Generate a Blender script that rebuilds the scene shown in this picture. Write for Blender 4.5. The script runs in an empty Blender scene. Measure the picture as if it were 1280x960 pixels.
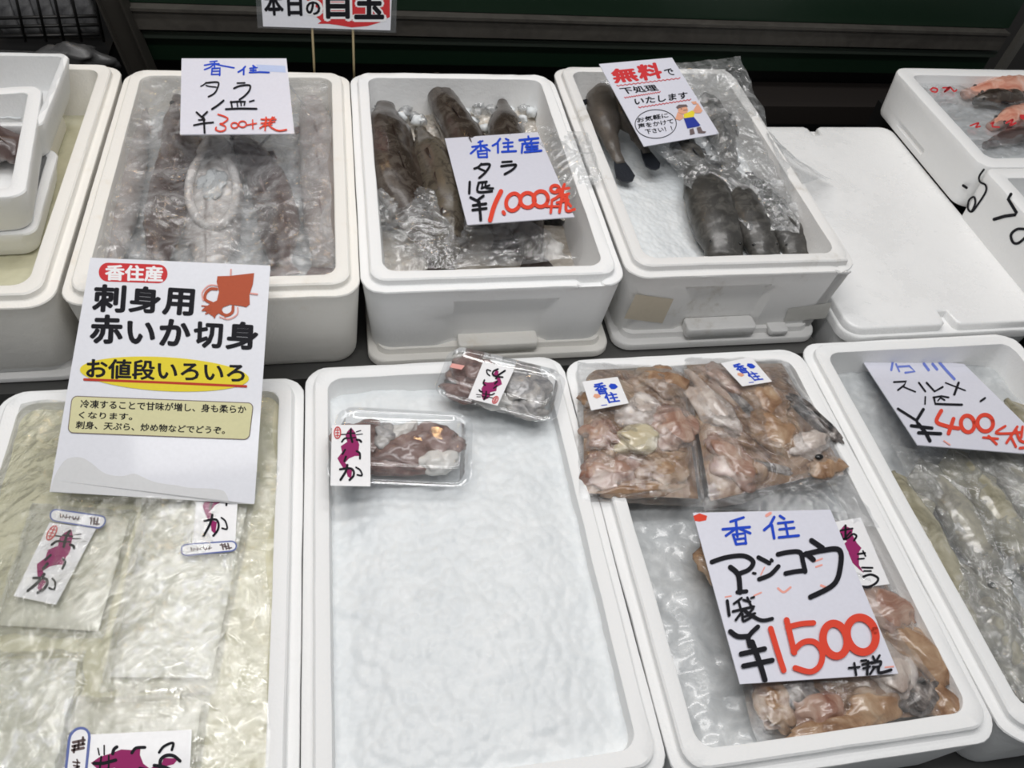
import bpy, bmesh, math, random
from mathutils import Vector, Matrix, noise
C = bpy.context.scene.collection
SC = bpy.context.scene
PI = math.pi
R_ = random.Random(7)

# ------------------------------------------------------------------ camera
F = 1000.0
CAM = Vector((0, 0, 1.0))
_Y = Vector((395-640, -712-480, F)).normalized()
_b = -0.055
_X = Vector((1, _b, -(_Y.x+_b*_Y.y)/_Y.z)).normalized()
_Z = _X.cross(_Y)
cd = bpy.data.cameras.new('camera'); cam = bpy.data.objects.new('camera', cd); C.objects.link(cam)
cd.sensor_width = 36; cd.sensor_fit = 'HORIZONTAL'; cd.lens = F/1280*36; cd.clip_start = 0.02
_r = Vector((_X.x, _Y.x, _Z.x)); _d = Vector((_X.y, _Y.y, _Z.y)); _f = Vector((_X.z, _Y.z, _Z.z))
m = Matrix.Identity(4)
for i in range(3):
    m[i][0] = _r[i]; m[i][1] = -_d[i]; m[i][2] = -_f[i]; m[i][3] = CAM[i]
cam.matrix_world = m
SC.camera = cam

# ------------------------------------------------------------------ world, lights, exposure
SC.view_settings.view_transform = 'Standard'; SC.view_settings.look = 'None'
SC.view_settings.gamma = 1; SC.view_settings.use_curve_mapping = False
SC.view_settings.exposure = 0.0
SC.cycles.filter_width = 1.9
w = bpy.data.worlds.new('market_hall'); SC.world = w; w.use_nodes = True
w.node_tree.nodes['Background'].inputs[0].default_value = (0.92, 0.96, 1.0, 1)
w.node_tree.nodes['Background'].inputs[1].default_value = 0.20
def area(name, loc, sx, sy, e, col=(1, 0.98, 0.97), aim=None):
    l = bpy.data.lights.new(name, 'AREA'); l.shape = 'RECTANGLE'; l.size = sx; l.size_y = sy; l.energy = e; l.color = col
    o = bpy.data.objects.new(name, l); C.objects.link(o); o.location = loc
    if aim: o.rotation_euler = (Vector(aim)-Vector(loc)).to_track_quat('-Z', 'Y').to_euler()
    return o
area('tube_light_front', (0.1, 0.15, 2.45), 2.4, 0.22, 23)
area('tube_light_middle', (0.1, 1.15, 2.45), 2.4, 0.22, 25)
area('tube_light_rear', (0.1, 2.1, 2.55), 2.4, 0.22, 12)
for nm, lx, ly, lz in (('warm_bulb', -0.75, 2.5, 2.0), ('warm_bulb', -0.1, 2.6, 2.0)):
    l = bpy.data.lights.new(nm, 'POINT'); l.energy = 5; l.color = (1, .62, .28); l.shadow_soft_size = .05
    o = bpy.data.objects.new(nm, l); C.objects.link(o); o.location = (lx, ly, lz)

# ------------------------------------------------------------------ measuring helpers
def ray(px, py):
    c = Vector((px-640, py-480, F))
    return Vector((_X.dot(c), _Y.dot(c), _Z.dot(c)))
def at(px, py, z):
    d = ray(px, py); return CAM + d*((z-CAM.z)/d.z)
def aty(px, py, Y):
    d = ray(px, py); return CAM + d*((Y-CAM.y)/d.y)
class Plane:
    def __init__(s, o, n): s.o = Vector(o); s.n = Vector(n).normalized()
    def hit(s, px, py, off=0.0):
        d = ray(px, py); o = s.o + s.n*off
        return CAM + d*((o-CAM).dot(s.n)/d.dot(s.n))
def tilt(px, py, z, t, a):
    t = math.radians(t); a = math.radians(a)
    return Plane(at(px, py, z), (math.sin(t)*math.cos(a), math.sin(t)*math.sin(a), math.cos(t)))
def lerp(a, b, t): return a+(b-a)*t
def sm(a, b, x):
    t = max(0, min(1, (x-a)/(b-a))); return t*t*(3-2*t)

# ------------------------------------------------------------------ materials
def newmat(name):
    mt = bpy.data.materials.new(name); mt.use_nodes = True
    nt = mt.node_tree; b = nt.nodes['Principled BSDF']
    return mt, nt, b
def N(nt, t, **k):
    n = nt.nodes.new(t)
    for a, v in k.items():
        if a in n.inputs: n.inputs[a].default_value = v
        else: setattr(n, a, v)
    return n
def ramp(nt, stops):
    r = nt.nodes.new('ShaderNodeValToRGB'); e = r.color_ramp.elements
    while len(e) > 1: e.remove(e[-1])
    e[0].position = stops[0][0]; e[0].color = (*stops[0][1], 1)
    for p, c in stops[1:]:
        x = e.new(p); x.color = (*c, 1)
    return r
def g(v): return (v, v, v)
def plain(name, col, rough=.5, spec=.5, metal=0, coat=0, bump=0, bscale=200):
    mt, nt, b = newmat(name)
    b.inputs['Roughness'].default_value = rough
    b.inputs['Specular IOR Level'].default_value = spec; b.inputs['Metallic'].default_value = metal
    b.inputs['Coat Weight'].default_value = coat; b.inputs['Coat Roughness'].default_value = .08
    tc = N(nt, 'ShaderNodeTexCoord'); no = N(nt, 'ShaderNodeTexNoise', Scale=bscale, Detail=4.0)
    nt.links.new(tc.outputs['Object'], no.inputs['Vector'])
    r = ramp(nt, [(.3, tuple(c*.96 for c in col)), (.7, col)])
    nt.links.new(no.outputs['Fac'], r.inputs[0]); nt.links.new(r.outputs[0], b.inputs['Base Color'])
    if bump:
        bp = N(nt, 'ShaderNodeBump', Strength=bump, Distance=.002)
        nt.links.new(no.outputs['Fac'], bp.inputs['Height']); nt.links.new(bp.outputs[0], b.inputs['Normal'])
    return mt
def foam(name, col=(.86, .86, .85), stain=.25, staincol=(.5, .42, .28), seed=0, wet=False):
    mt, nt, b = newmat(name)
    tc = N(nt, 'ShaderNodeTexCoord'); mp = N(nt, 'ShaderNodeMapping'); mp.inputs['Location'].default_value = (seed*3.1, seed*1.7, seed)
    nt.links.new(tc.outputs['Object'], mp.inputs[0])
    n1 = N(nt, 'ShaderNodeTexNoise', Scale=9.0, Detail=7.0, Roughness=.68)
    n2 = N(nt, 'ShaderNodeTexNoise', Scale=60.0, Detail=5.0)
    vo = N(nt, 'ShaderNodeTexVoronoi', Scale=260.0)
    for x in (n1, n2, vo): nt.links.new(mp.outputs[0], x.inputs['Vector'])
    r1 = ramp(nt, [(.56, g(0)), (.72, g(1))]); nt.links.new(n1.outputs['Fac'], r1.inputs[0])
    r2 = ramp(nt, [(.45, g(.2)), (.65, g(1))]); nt.links.new(n2.outputs['Fac'], r2.inputs[0])
    mu = N(nt, 'ShaderNodeMath', operation='MULTIPLY'); nt.links.new(r1.outputs[0], mu.inputs[0]); nt.links.new(r2.outputs[0], mu.inputs[1])
    m2 = N(nt, 'ShaderNodeMath', operation='MULTIPLY'); nt.links.new(mu.outputs[0], m2.inputs[0]); m2.inputs[1].default_value = stain
    mx = N(nt, 'ShaderNodeMix', data_type='RGBA'); mx.inputs[6].default_value = (*col, 1); mx.inputs[7].default_value = (*staincol, 1)
    nt.links.new(m2.outputs[0], mx.inputs[0]); nt.links.new(mx.outputs[2], b.inputs['Base Color'])
    b.inputs['Roughness'].default_value = .55; b.inputs['Specular IOR Level'].default_value = .3
    if wet:
        rw = ramp(nt, [(.46, g(.5)), (.60, g(.06))]); nt.links.new(n1.outputs['Fac'], rw.inputs[0]); nt.links.new(rw.outputs[0], b.inputs['Roughness'])
        b.inputs['Specular IOR Level'].default_value = .6
    bp = N(nt, 'ShaderNodeBump', Strength=.25, Distance=.001); nt.links.new(vo.outputs['Distance'], bp.inputs['Height'])
    bp2 = N(nt, 'ShaderNodeBump', Strength=.25, Distance=.003); nt.links.new(n2.outputs['Fac'], bp2.inputs['Height']); nt.links.new(bp.outputs[0], bp2.inputs['Normal'])
    nt.links.new(bp2.outputs[0], b.inputs['Normal'])
    return mt
def mottled(name, stops, scale=30, rough=.25, bump=.3, bscale=120, coat=.3, detail=5, dist=1.0, spec=.5):
    mt, nt, b = newmat(name)
    tc = N(nt, 'ShaderNodeTexCoord')
    n1 = N(nt, 'ShaderNodeTexNoise', Scale=scale, Detail=detail, Roughness=.6, Distortion=dist)
    n2 = N(nt, 'ShaderNodeTexNoise', Scale=bscale, Detail=4.0)
    for x in (n1, n2): nt.links.new(tc.outputs['Object'], x.inputs['Vector'])
    r = ramp(nt, stops); nt.links.new(n1.outputs['Fac'], r.inputs[0]); nt.links.new(r.outputs[0], b.inputs['Base Color'])
    bp = N(nt, 'ShaderNodeBump', Strength=bump, Distance=.003); nt.links.new(n2.outputs['Fac'], bp.inputs['Height']); nt.links.new(bp.outputs[0], b.inputs['Normal'])
    b.inputs['Roughness'].default_value = rough; b.inputs['Coat Weight'].default_value = coat; b.inputs['Coat Roughness'].default_value = .1
    b.inputs['Specular IOR Level'].default_value = spec
    return mt
def fishskin(name, back, side, belly, spots, scale=45, rough=.3, spotamt=.6):
    # u along the body, v round it (0 and 1 belly, .5 back)
    mt, nt, b = newmat(name)
    uv = N(nt, 'ShaderNodeUVMap'); sp = N(nt, 'ShaderNodeSeparateXYZ'); nt.links.new(uv.outputs[0], sp.inputs[0])
    s1 = N(nt, 'ShaderNodeMath', operation='SUBTRACT'); nt.links.new(sp.outputs[1], s1.inputs[0]); s1.inputs[1].default_value = .5
    ab = N(nt, 'ShaderNodeMath', operation='ABSOLUTE'); nt.links.new(s1.outputs[0], ab.inputs[0])
    tc = N(nt, 'ShaderNodeTexCoord'); n1 = N(nt, 'ShaderNodeTexNoise', Scale=scale, Detail=6.0, Roughness=.65, Distortion=.8)
    n2 = N(nt, 'ShaderNodeTexNoise', Scale=260.0, Detail=3.0)
    for x in (n1, n2): nt.links.new(tc.outputs['Object'], x.inputs['Vector'])
    mm = N(nt, 'ShaderNodeMath', operation='MULTIPLY_ADD'); nt.links.new(n1.outputs['Fac'], mm.inputs[0]); mm.inputs[1].default_value = .28; nt.links.new(ab.outputs[0], mm.inputs[2])
    r = ramp(nt, [(.12, back), (.33, side), (.56, belly)]); nt.links.new(mm.outputs[0], r.inputs[0])
    rs = ramp(nt, [(.46, g(0)), (.62, g(spotamt))]); nt.links.new(n1.outputs['Fac'], rs.inputs[0])
    mx = N(nt, 'ShaderNodeMix', data_type='RGBA'); nt.links.new(rs.outputs[0], mx.inputs[0]); nt.links.new(r.outputs[0], mx.inputs[6]); mx.inputs[7].default_value = (*spots, 1)
    nt.links.new(mx.outputs[2], b.inputs['Base Color'])
    bp = N(nt, 'ShaderNodeBump', Strength=.3, Distance=.001); nt.links.new(n2.outputs['Fac'], bp.inputs['Height']); nt.links.new(bp.outputs[0], b.inputs['Normal'])
    b.inputs['Roughness'].default_value = rough; b.inputs['Coat Weight'].default_value = .25; b.inputs['Coat Roughness'].default_value = .12
    return mt
def filmmat(name, haze=.15, hvar=.25, col=(.86, .88, .89), gloss=.14, bump=.4, bscale=90, rough=.07, hscale=14, fres=.4):
    mt, nt, b = newmat(name); nt.nodes.remove(b)
    out = nt.nodes['Material Output']
    tc = N(nt, 'ShaderNodeTexCoord')
    n1 = N(nt, 'ShaderNodeTexNoise', Scale=hscale, Detail=7.0, Roughness=.7, Distortion=2.0)
    n2 = N(nt, 'ShaderNodeTexNoise', Scale=bscale, Detail=5.0, Roughness=.6, Distortion=2.5)
    for x in (n1, n2): nt.links.new(tc.outputs['Object'], x.inputs['Vector'])
    bp = N(nt, 'ShaderNodeBump', Strength=bump, Distance=.004); nt.links.new(n2.outputs['Fac'], bp.inputs['Height'])
    tr = N(nt, 'ShaderNodeBsdfTransparent'); tr.inputs[0].default_value = (.97, .975, .98, 1)
    di = N(nt, 'ShaderNodeBsdfDiffuse'); di.inputs[0].default_value = (*col, 1)
    tl = N(nt, 'ShaderNodeBsdfTranslucent'); tl.inputs[0].default_value = (*col, 1)
    hz = N(nt, 'ShaderNodeMixShader'); hz.inputs[0].default_value = .35; nt.links.new(di.outputs[0], hz.inputs[1]); nt.links.new(tl.outputs[0], hz.inputs[2])
    gl = N(nt, 'ShaderNodeBsdfGlossy'); gl.inputs['Roughness'].default_value = rough; gl.inputs[0].default_value = (1, 1, 1, 1)
    nt.links.new(bp.outputs[0], gl.inputs['Normal']); nt.links.new(bp.outputs[0], di.inputs['Normal'])
    rr = ramp(nt, [(.4, g(haze)), (.68, g(min(1, haze+hvar)))]); nt.links.new(n1.outputs['Fac'], rr.inputs[0])
    m1 = N(nt, 'ShaderNodeMixShader'); nt.links.new(rr.outputs[0], m1.inputs[0]); nt.links.new(tr.outputs[0], m1.inputs[1]); nt.links.new(hz.outputs[0], m1.inputs[2])
    lw = N(nt, 'ShaderNodeLayerWeight', Blend=.25); nt.links.new(bp.outputs[0], lw.inputs['Normal'])
    ma = N(nt, 'ShaderNodeMath', operation='MULTIPLY_ADD'); nt.links.new(lw.outputs['Fresnel'], ma.inputs[0]); ma.inputs[1].default_value = fres; ma.inputs[2].default_value = gloss
    ma.use_clamp = True
    m2 = N(nt, 'ShaderNodeMixShader'); nt.links.new(ma.outputs[0], m2.inputs[0]); nt.links.new(m1.outputs[0], m2.inputs[1]); nt.links.new(gl.outputs[0], m2.inputs[2])
    nt.links.new(m2.outputs[0], out.inputs[0])
    return mt
M = {}
M['foam'] = foam('white_foam', (.88, .885, .88), .12, (.6, .55, .45), 1)
M['foam_warm'] = foam('yellowed_foam', (.87, .85, .80), .35, (.62, .48, .28), 2)
M['foam_worn'] = foam('worn_foam', (.80, .795, .78), .75, (.36, .31, .22), 3)
M['foam_blue'] = foam('clean_white_foam', (.86, .865, .86), .10, (.6, .58, .52), 4)
M['foam_wet'] = foam('wet_white_foam', (.87, .875, .87), .06, (.6, .58, .52), 5, wet=True)
M['card'] = plain('white_card', (.73, .735, .82), .35, .5, coat=.5)  # lavender cast of the mixed lighting is put into the white card's colour
M['paper'] = plain('white_paper', (.78, .79, .84), .45, .4, coat=.25)
M['sticker'] = plain('white_sticker', (.86, .86, .87), .4, .4, coat=.2)
M['ink_black'] = plain('black_ink', (.012, .012, .016), .6, .12)
M['ink_blue'] = plain('blue_ink', (.02, .07, .55), .6, .12)
M['ink_lightblue'] = plain('faint_blue_ink', (.16, .22, .62), .6, .12)
M['tape'] = plain('pale_blue_tape', (.48, .57, .80), .3)
M['ink_red'] = plain('red_ink', (.72, .07, .04), .6, .12)
M['ink_orange'] = plain('faint_orange_ink', (.85, .38, .32), .6, .12)
M['print_red'] = plain('red_print', (.60, .045, .05), .6, .12)
M['print_darkred'] = plain('dark_red_print', (.50, .05, .03), .6, .12)
M['print_yellow'] = plain('yellow_print', (.80, .66, .05), .6, .12)
M['print_cream'] = plain('cream_print', (.70, .67, .40), .6, .12)
M['print_squid'] = plain('squid_print', (.46, .10, .05), .6, .12)
M['print_pink'] = plain('pink_print', (.78, .38, .34), .6, .12)
M['magenta'] = plain('magenta_print', (.30, .025, .13), .6, .12)
M['print_skin'] = plain('skin_print', (.75, .38, .25), .6, .12)
M['print_apron'] = plain('navy_print', (.03, .05, .32), .6, .12)
M['print_grey'] = plain('grey_print', (.16, .12, .12), .6, .12)
M['print_tagblue'] = plain('slate_blue_print', (.14, .18, .42), .6, .12)
M['ghost'] = plain('grey_paper_damp', (.68, .685, .69), .4, .4, coat=.25)
M['ice'] = mottled('crushed_ice', [(.35, (.72, .755, .77)), (.6, (.78, .81, .82)), (.8, (.84, .86, .865))], 22, .42, .45, 60, .06, spec=.4)
M['ice_grey'] = mottled('wet_crushed_ice', [(.3, (.42, .44, .45)), (.55, (.52, .54, .545)), (.75, (.64, .66, .665))], 30, .25, .4, 70, .4)
M['ice_dirty'] = mottled('melting_ice', [(.3, (.44, .39, .32)), (.6, (.62, .58, .52)), (.8, (.74, .72, .68))], 34, .15, .6, 120, .6)
M['iceclear'] = filmmat('clear_ice', .25, .3, col=(.8, .82, .83), gloss=.12, bump=.5, bscale=120, fres=.8)
M['cream_ice'] = mottled('cream_slush', [(.3, (.55, .53, .37)), (.6, (.66, .64, .47)), (.8, (.74, .73, .58))], 12, .25, .3, 80, .4)
M['film'] = filmmat('clear_film', .05, .22, gloss=.09)
M['film_haze'] = filmmat('crumpled_film', .07, .38, col=(.80, .815, .82), gloss=.10, bump=.4, bscale=60)
M['film_a'] = filmmat('misty_film', .05, .50, col=(.78, .79, .795), gloss=.085, bump=.6, bscale=34, hscale=10, fres=.55)
M['film_squid'] = filmmat('film_over_whole_squid', .16, .36, col=(.66, .67, .65), gloss=.09, bump=.6, bscale=50, hscale=16, fres=.55)
M['film_cream'] = filmmat('film_over_squid', .05, .22, col=(.86, .85, .74), gloss=.07, bump=.3, bscale=40)
M['bag'] = filmmat('clear_bag_film', .01, .09, col=(.86, .84, .82), gloss=.07, bump=.35, bscale=60)
M['clear'] = filmmat('clear_plastic', .03, .05, gloss=.06, bump=.03, rough=.05, fres=.7)
M['frost'] = mottled('frosted_squid', [(.35, (.64, .63, .50)), (.52, (.72, .715, .60)), (.60, (.84, .84, .79)), (.70, (.94, .94, .92))], 70, .4, .6, 90, .2)
M['squidcream'] = mottled('cream_squid', [(.3, (.60, .585, .45)), (.6, (.70, .69, .56)), (.8, (.80, .79, .70))], 18, .3, .3, 60, .3)
M['squidwhite'] = mottled('pale_squid', [(.3, (.62, .58, .52)), (.5, (.75, .73, .69)), (.8, (.84, .83, .8))], 25, .2, .2, 80, .5)
M['squidbrown'] = mottled('brown_squid', [(.3, (.10, .05, .042)), (.5, (.25, .16, .14)), (.66, (.36, .27, .25)), (.8, (.52, .46, .43))], 22, .2, .25, 90, .5)
M['squidgrey'] = mottled('grey_squid', [(.3, (.16, .16, .17)), (.5, (.38, .365, .355)), (.65, (.50, .47, .43)), (.8, (.46, .46, .52))], 40, .2, .25, 90, .5)
M['squidbody'] = mottled('translucent_squid', [(.3, (.14, .135, .115)), (.48, (.27, .26, .225)), (.62, (.36, .345, .28)), (.8, (.50, .49, .45))], 26, .2, .25, 140, .5)
M['ang_tan'] = mottled('tan_fish_flesh', [(.3, (.15, .075, .04)), (.45, (.28, .165, .095)), (.6, (.40, .27, .17)), (.78, (.54, .43, .32))], 24, .22, .35, 90, .45)
M['ang_pink'] = mottled('pink_fish_flesh', [(.3, (.22, .095, .065)), (.48, (.35, .215, .16)), (.62, (.44, .32, .255)), (.8, (.60, .50, .43))], 26, .22, .35, 90, .45)
M['ang_pale'] = mottled('pale_fish_flesh', [(.3, (.28, .215, .18)), (.5, (.46, .39, .345)), (.75, (.68, .62, .56))], 24, .22, .35, 90, .45)
M['ang_liver'] = mottled('cream_fish_liver', [(.3, (.50, .42, .26)), (.6, (.62, .56, .41)), (.8, (.74, .71, .59))], 24, .15, .2, 60, .6)
M['ang_base'] = mottled('brown_fish_flesh', [(.32, (.10, .05, .032)), (.48, (.23, .14, .085)), (.62, (.34, .23, .155)), (.8, (.48, .37, .28))], 30, .25, .5, 70, .4)
M['ang_skin'] = mottled('dark_fish_skin', [(.36, (.03, .028, .027)), (.5, (.16, .14, .13)), (.62, (.40, .36, .33)), (.8, (.68, .65, .62))], 34, .25, .4, 110, .4)
M['eye'] = plain('fish_eye', (.015, .015, .015), .1)
M['cod_grey'] = fishskin('pinkish_cod_skin', (.055, .036, .033), (.15, .105, .095), (.52, .48, .46), (.07, .045, .042), 55)
M['cod_pale'] = fishskin('pale_cod_skin', (.30, .27, .26), (.50, .47, .45), (.68, .66, .64), (.30, .25, .23), 55)
M['cod_dark'] = fishskin('dark_brown_cod_skin', (.030, .021, .016), (.065, .05, .04), (.20, .175, .145), (.10, .085, .07), 48, .22, .75)
M['cod_olive'] = fishskin('olive_cod_skin', (.085, .07, .05), (.15, .13, .10), (.28, .25, .21), (.035, .027, .02), 60, .25, .8)
M['rock_fish'] = fishskin('dark_grey_fish_skin', (.036, .034, .031), (.05, .048, .043), (.075, .073, .07), (.11, .105, .095), 50, .42, .7)
M['rock_fish_brown'] = fishskin('brown_grey_fish_skin', (.075, .063, .052), (.11, .095, .08), (.17, .155, .135), (.05, .042, .035), 50, .45)
M['fin_dark'] = plain('dark_fin', (.012, .014, .02), .3, bump=.3)
M['fin_brown'] = plain('brown_fin', (.03, .018, .013), .35, bump=.3)
M['fin_grey'] = plain('grey_fin', (.22, .17, .16), .3, bump=.3)
M['salmon'] = mottled('salmon_flesh', [(.3, (.55, .20, .13)), (.5, (.72, .38, .28)), (.75, (.80, .60, .52))], 26, .25, .25, 90, .5)
M['counter'] = plain('dark_counter', (.075, .075, .072), .45, bump=.3, bscale=90)
M['green'] = plain('dark_green_paint', (.008, .026, .013), .4, bump=.1, bscale=30)
M['trim'] = mottled('grey_brown_metal', [(.3, (.055, .05, .044)), (.7, (.09, .083, .072))], 18, .45, .2, 60, 0)
M['trimgreen'] = plain('grey_green_metal', (.05, .065, .052), .4, bump=.2, bscale=40)
M['black'] = plain('black_paint', (.008, .008, .008), .5)
M['post'] = plain('dark_steel', (.045, .041, .035), .5, metal=.2, bump=.2, bscale=40)
M['steel'] = plain('dull_steel', (.20, .19, .17), .4, metal=.5)
M['floor'] = plain('dark_floor', (.05, .047, .043), .5, bump=.3, bscale=20)
M['pouch'] = mottled('grey_pouch', [(.3, (.10, .10, .105)), (.55, (.26, .26, .265)), (.8, (.42, .42, .43))], 20, .25, .4, 40, .3)
M['stick'] = plain('bamboo_stick', (.52, .42, .24), .5)
M['yellowtape'] = plain('old_brown_label', (.64, .57, .45), .5, bump=.4, bscale=160)
M['greypatch'] = plain('worn_grey_patch', (.64, .63, .59), .6, bump=.4, bscale=160)
M['clearrod'] = filmmat('clear_rod', .12, .1, gloss=.16, bump=.02)

# ------------------------------------------------------------------ object helpers
def setp(o, label=None, cat=None, group=None, kind=None):
    if label: o['label'] = label
    if cat: o['category'] = cat
    if group: o['group'] = group
    if kind: o['kind'] = kind
def thing(name, label, cat, loc, group=None):
    o = bpy.data.objects.new(name, None); C.objects.link(o); o.location = loc; o.empty_display_size = .02
    setp(o, label, cat, group); return o
class MB:
    def __init__(s): s.v = []; s.f = []; s.uv = []; s.sm = []
    def add(s, vs, fs, smooth=True, uvs=None):
        k = len(s.v); s.v += [Vector(v) for v in vs]
        for f in fs: s.f.append([k+i for i in f]); s.sm.append(smooth)
        s.uv += uvs if uvs else [(0, 0)]*len(vs)
    def grid(s, fn, nu, nv, smooth=True, closed=False):
        vs = [fn(i/(nu-1), j/(nv-1)) for j in range(nv) for i in range(nu)]
        fs = [(j*nu+i, j*nu+i+1, (j+1)*nu+i+1, (j+1)*nu+i) for j in range(nv-1) for i in range(nu-1)]
        s.add(vs, fs, smooth, [(i/(nu-1), j/(nv-1)) for j in range(nv) for i in range(nu)])
    def loft(s, rows, cap0=True, cap1=True, smooth=True, closed=True):
        n = len(rows[0]); vs = [p for r in rows for p in r]; fs = []
        for j in range(len(rows)-1):
            for i in range(n if closed else n-1):
                a = j*n+i; b = j*n+(i+1) % n; fs.append((a, b, b+n, a+n))
        if cap0: fs.append(tuple(range(n-1, -1, -1)))
        if cap1: fs.append(tuple((len(rows)-1)*n+i for i in range(n)))
        s.add(vs, fs, smooth)
    def box(s, x0, x1, y0, y1, z0, z1, xf=None):
        vs = [Vector((x, y, z)) for z in (z0, z1) for y in (y0, y1) for x in (x0, x1)]
        if xf: vs = [xf @ v for v in vs]
        s.add(vs, [(0, 2, 3, 1), (4, 5, 7, 6), (0, 1, 5, 4), (2, 6, 7, 3), (0, 4, 6, 2), (1, 3, 7, 5)], False)
    def tube(s, pts, rad, n=8):
        pts = [Vector(p) for p in pts]; rows = []
        for i, p in enumerate(pts):
            t = (pts[min(i+1, len(pts)-1)]-pts[max(i-1, 0)]).normalized()
            a = t.cross(Vector((0, 0, 1)) if abs(t.z) < .9 else Vector((1, 0, 0))).normalized(); b = t.cross(a)
            r = rad[i] if isinstance(rad, (list, tuple)) else rad
            rows.append([p+a*math.cos(2*PI*k/n)*r+b*math.sin(2*PI*k/n)*r for k in range(n)])
        s.loft(rows)
    def ball(s, c, r, sub=2, sq=(1, 1, 1)):
        bm = bmesh.new(); bmesh.ops.create_icosphere(bm, subdivisions=sub, radius=1)
        bm.verts.ensure_lookup_table()
        s.add([Vector(c)+Vector((v.co.x*r*sq[0], v.co.y*r*sq[1], v.co.z*r*sq[2])) for v in bm.verts], [[v.index for v in f.verts] for f in bm.faces]); bm.free()
    def build(s, name, mat, parent=None, origin=None, sharp=None, label=None, recalc=True):
        if parent is not None:
            o = Vector(parent.get('_org', (0, 0, 0)))
        elif origin is not None: o = Vector(origin)
        else:
            xs = [v.x for v in s.v]; ys = [v.y for v in s.v]; zs = [v.z for v in s.v]
            o = Vector(((min(xs)+max(xs))/2, (min(ys)+max(ys))/2, min(zs)))
        me = bpy.data.meshes.new(name); me.from_pydata([v-o for v in s.v], [], s.f)
        me.polygons.foreach_set('use_smooth', s.sm)
        ul = me.uv_layers.new(name='UVMap')
        for lp in me.loops: ul.data[lp.index].uv = s.uv[lp.vertex_index]
        if recalc:
            bm = bmesh.new(); bm.from_mesh(me); bmesh.ops.recalc_face_normals(bm, faces=bm.faces); bm.to_mesh(me); bm.free()
        me.materials.append(mat)
        if sharp: me.set_sharp_from_angle(angle=math.radians(sharp))
        ob = bpy.data.objects.new(name, me); C.objects.link(ob)
        if parent is not None: ob.parent = parent
        else: ob.location = o
        ORG[ob.name] = o
        if label: ob['label'] = label
        return ob
ORG = {}
class _P:
    pass
_old = MB.build
def _build(s, name, mat, parent=None, **k):
    # children are written in world coordinates; the root only carries a location
    if parent is None: return _old(s, name, mat, None, **k)
    o = ORG.get(parent.name)
    if o is None: o = Vector(parent.location); ORG[parent.name] = o
    k.pop('origin', None)
    ob = _old(s, name, mat, None, origin=o, **k)
    ob.location = (0, 0, 0); ob.parent = parent
    ORG[ob.name] = o
    return ob
MB.build = _build

def rr(x0, x1, y0, y1, z, r, cs=6, bx=(), by=()):
    """rounded rectangle loop, counter-clockwise, with break points on the straights"""
    r = max(.001, r); P = []
    def arc(cx, cy, a0):
        for k in range(cs+1):
            a = a0+PI/2*k/cs; P.append(Vector((cx+r*math.cos(a), cy+r*math.sin(a), z)))
    arc(x0+r, y0+r, PI)
    for t in bx: P.append(Vector((x0+r+(x1-x0-2*r)*t, y0, z)))
    arc(x1-r, y0+r, -PI/2)
    for t in by: P.append(Vector((x1, y0+r+(y1-y0-2*r)*t, z)))
    arc(x1-r, y1-r, 0)
    for t in reversed(bx): P.append(Vector((x0+r+(x1-x0-2*r)*t, y1, z)))
    arc(x0+r, y1-r, PI/2)
    for t in reversed(by): P.append(Vector((x0, y0+r+(y1-y0-2*r)*t, z)))
    return P
EV = tuple(i/10 for i in range(1, 10))

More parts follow.
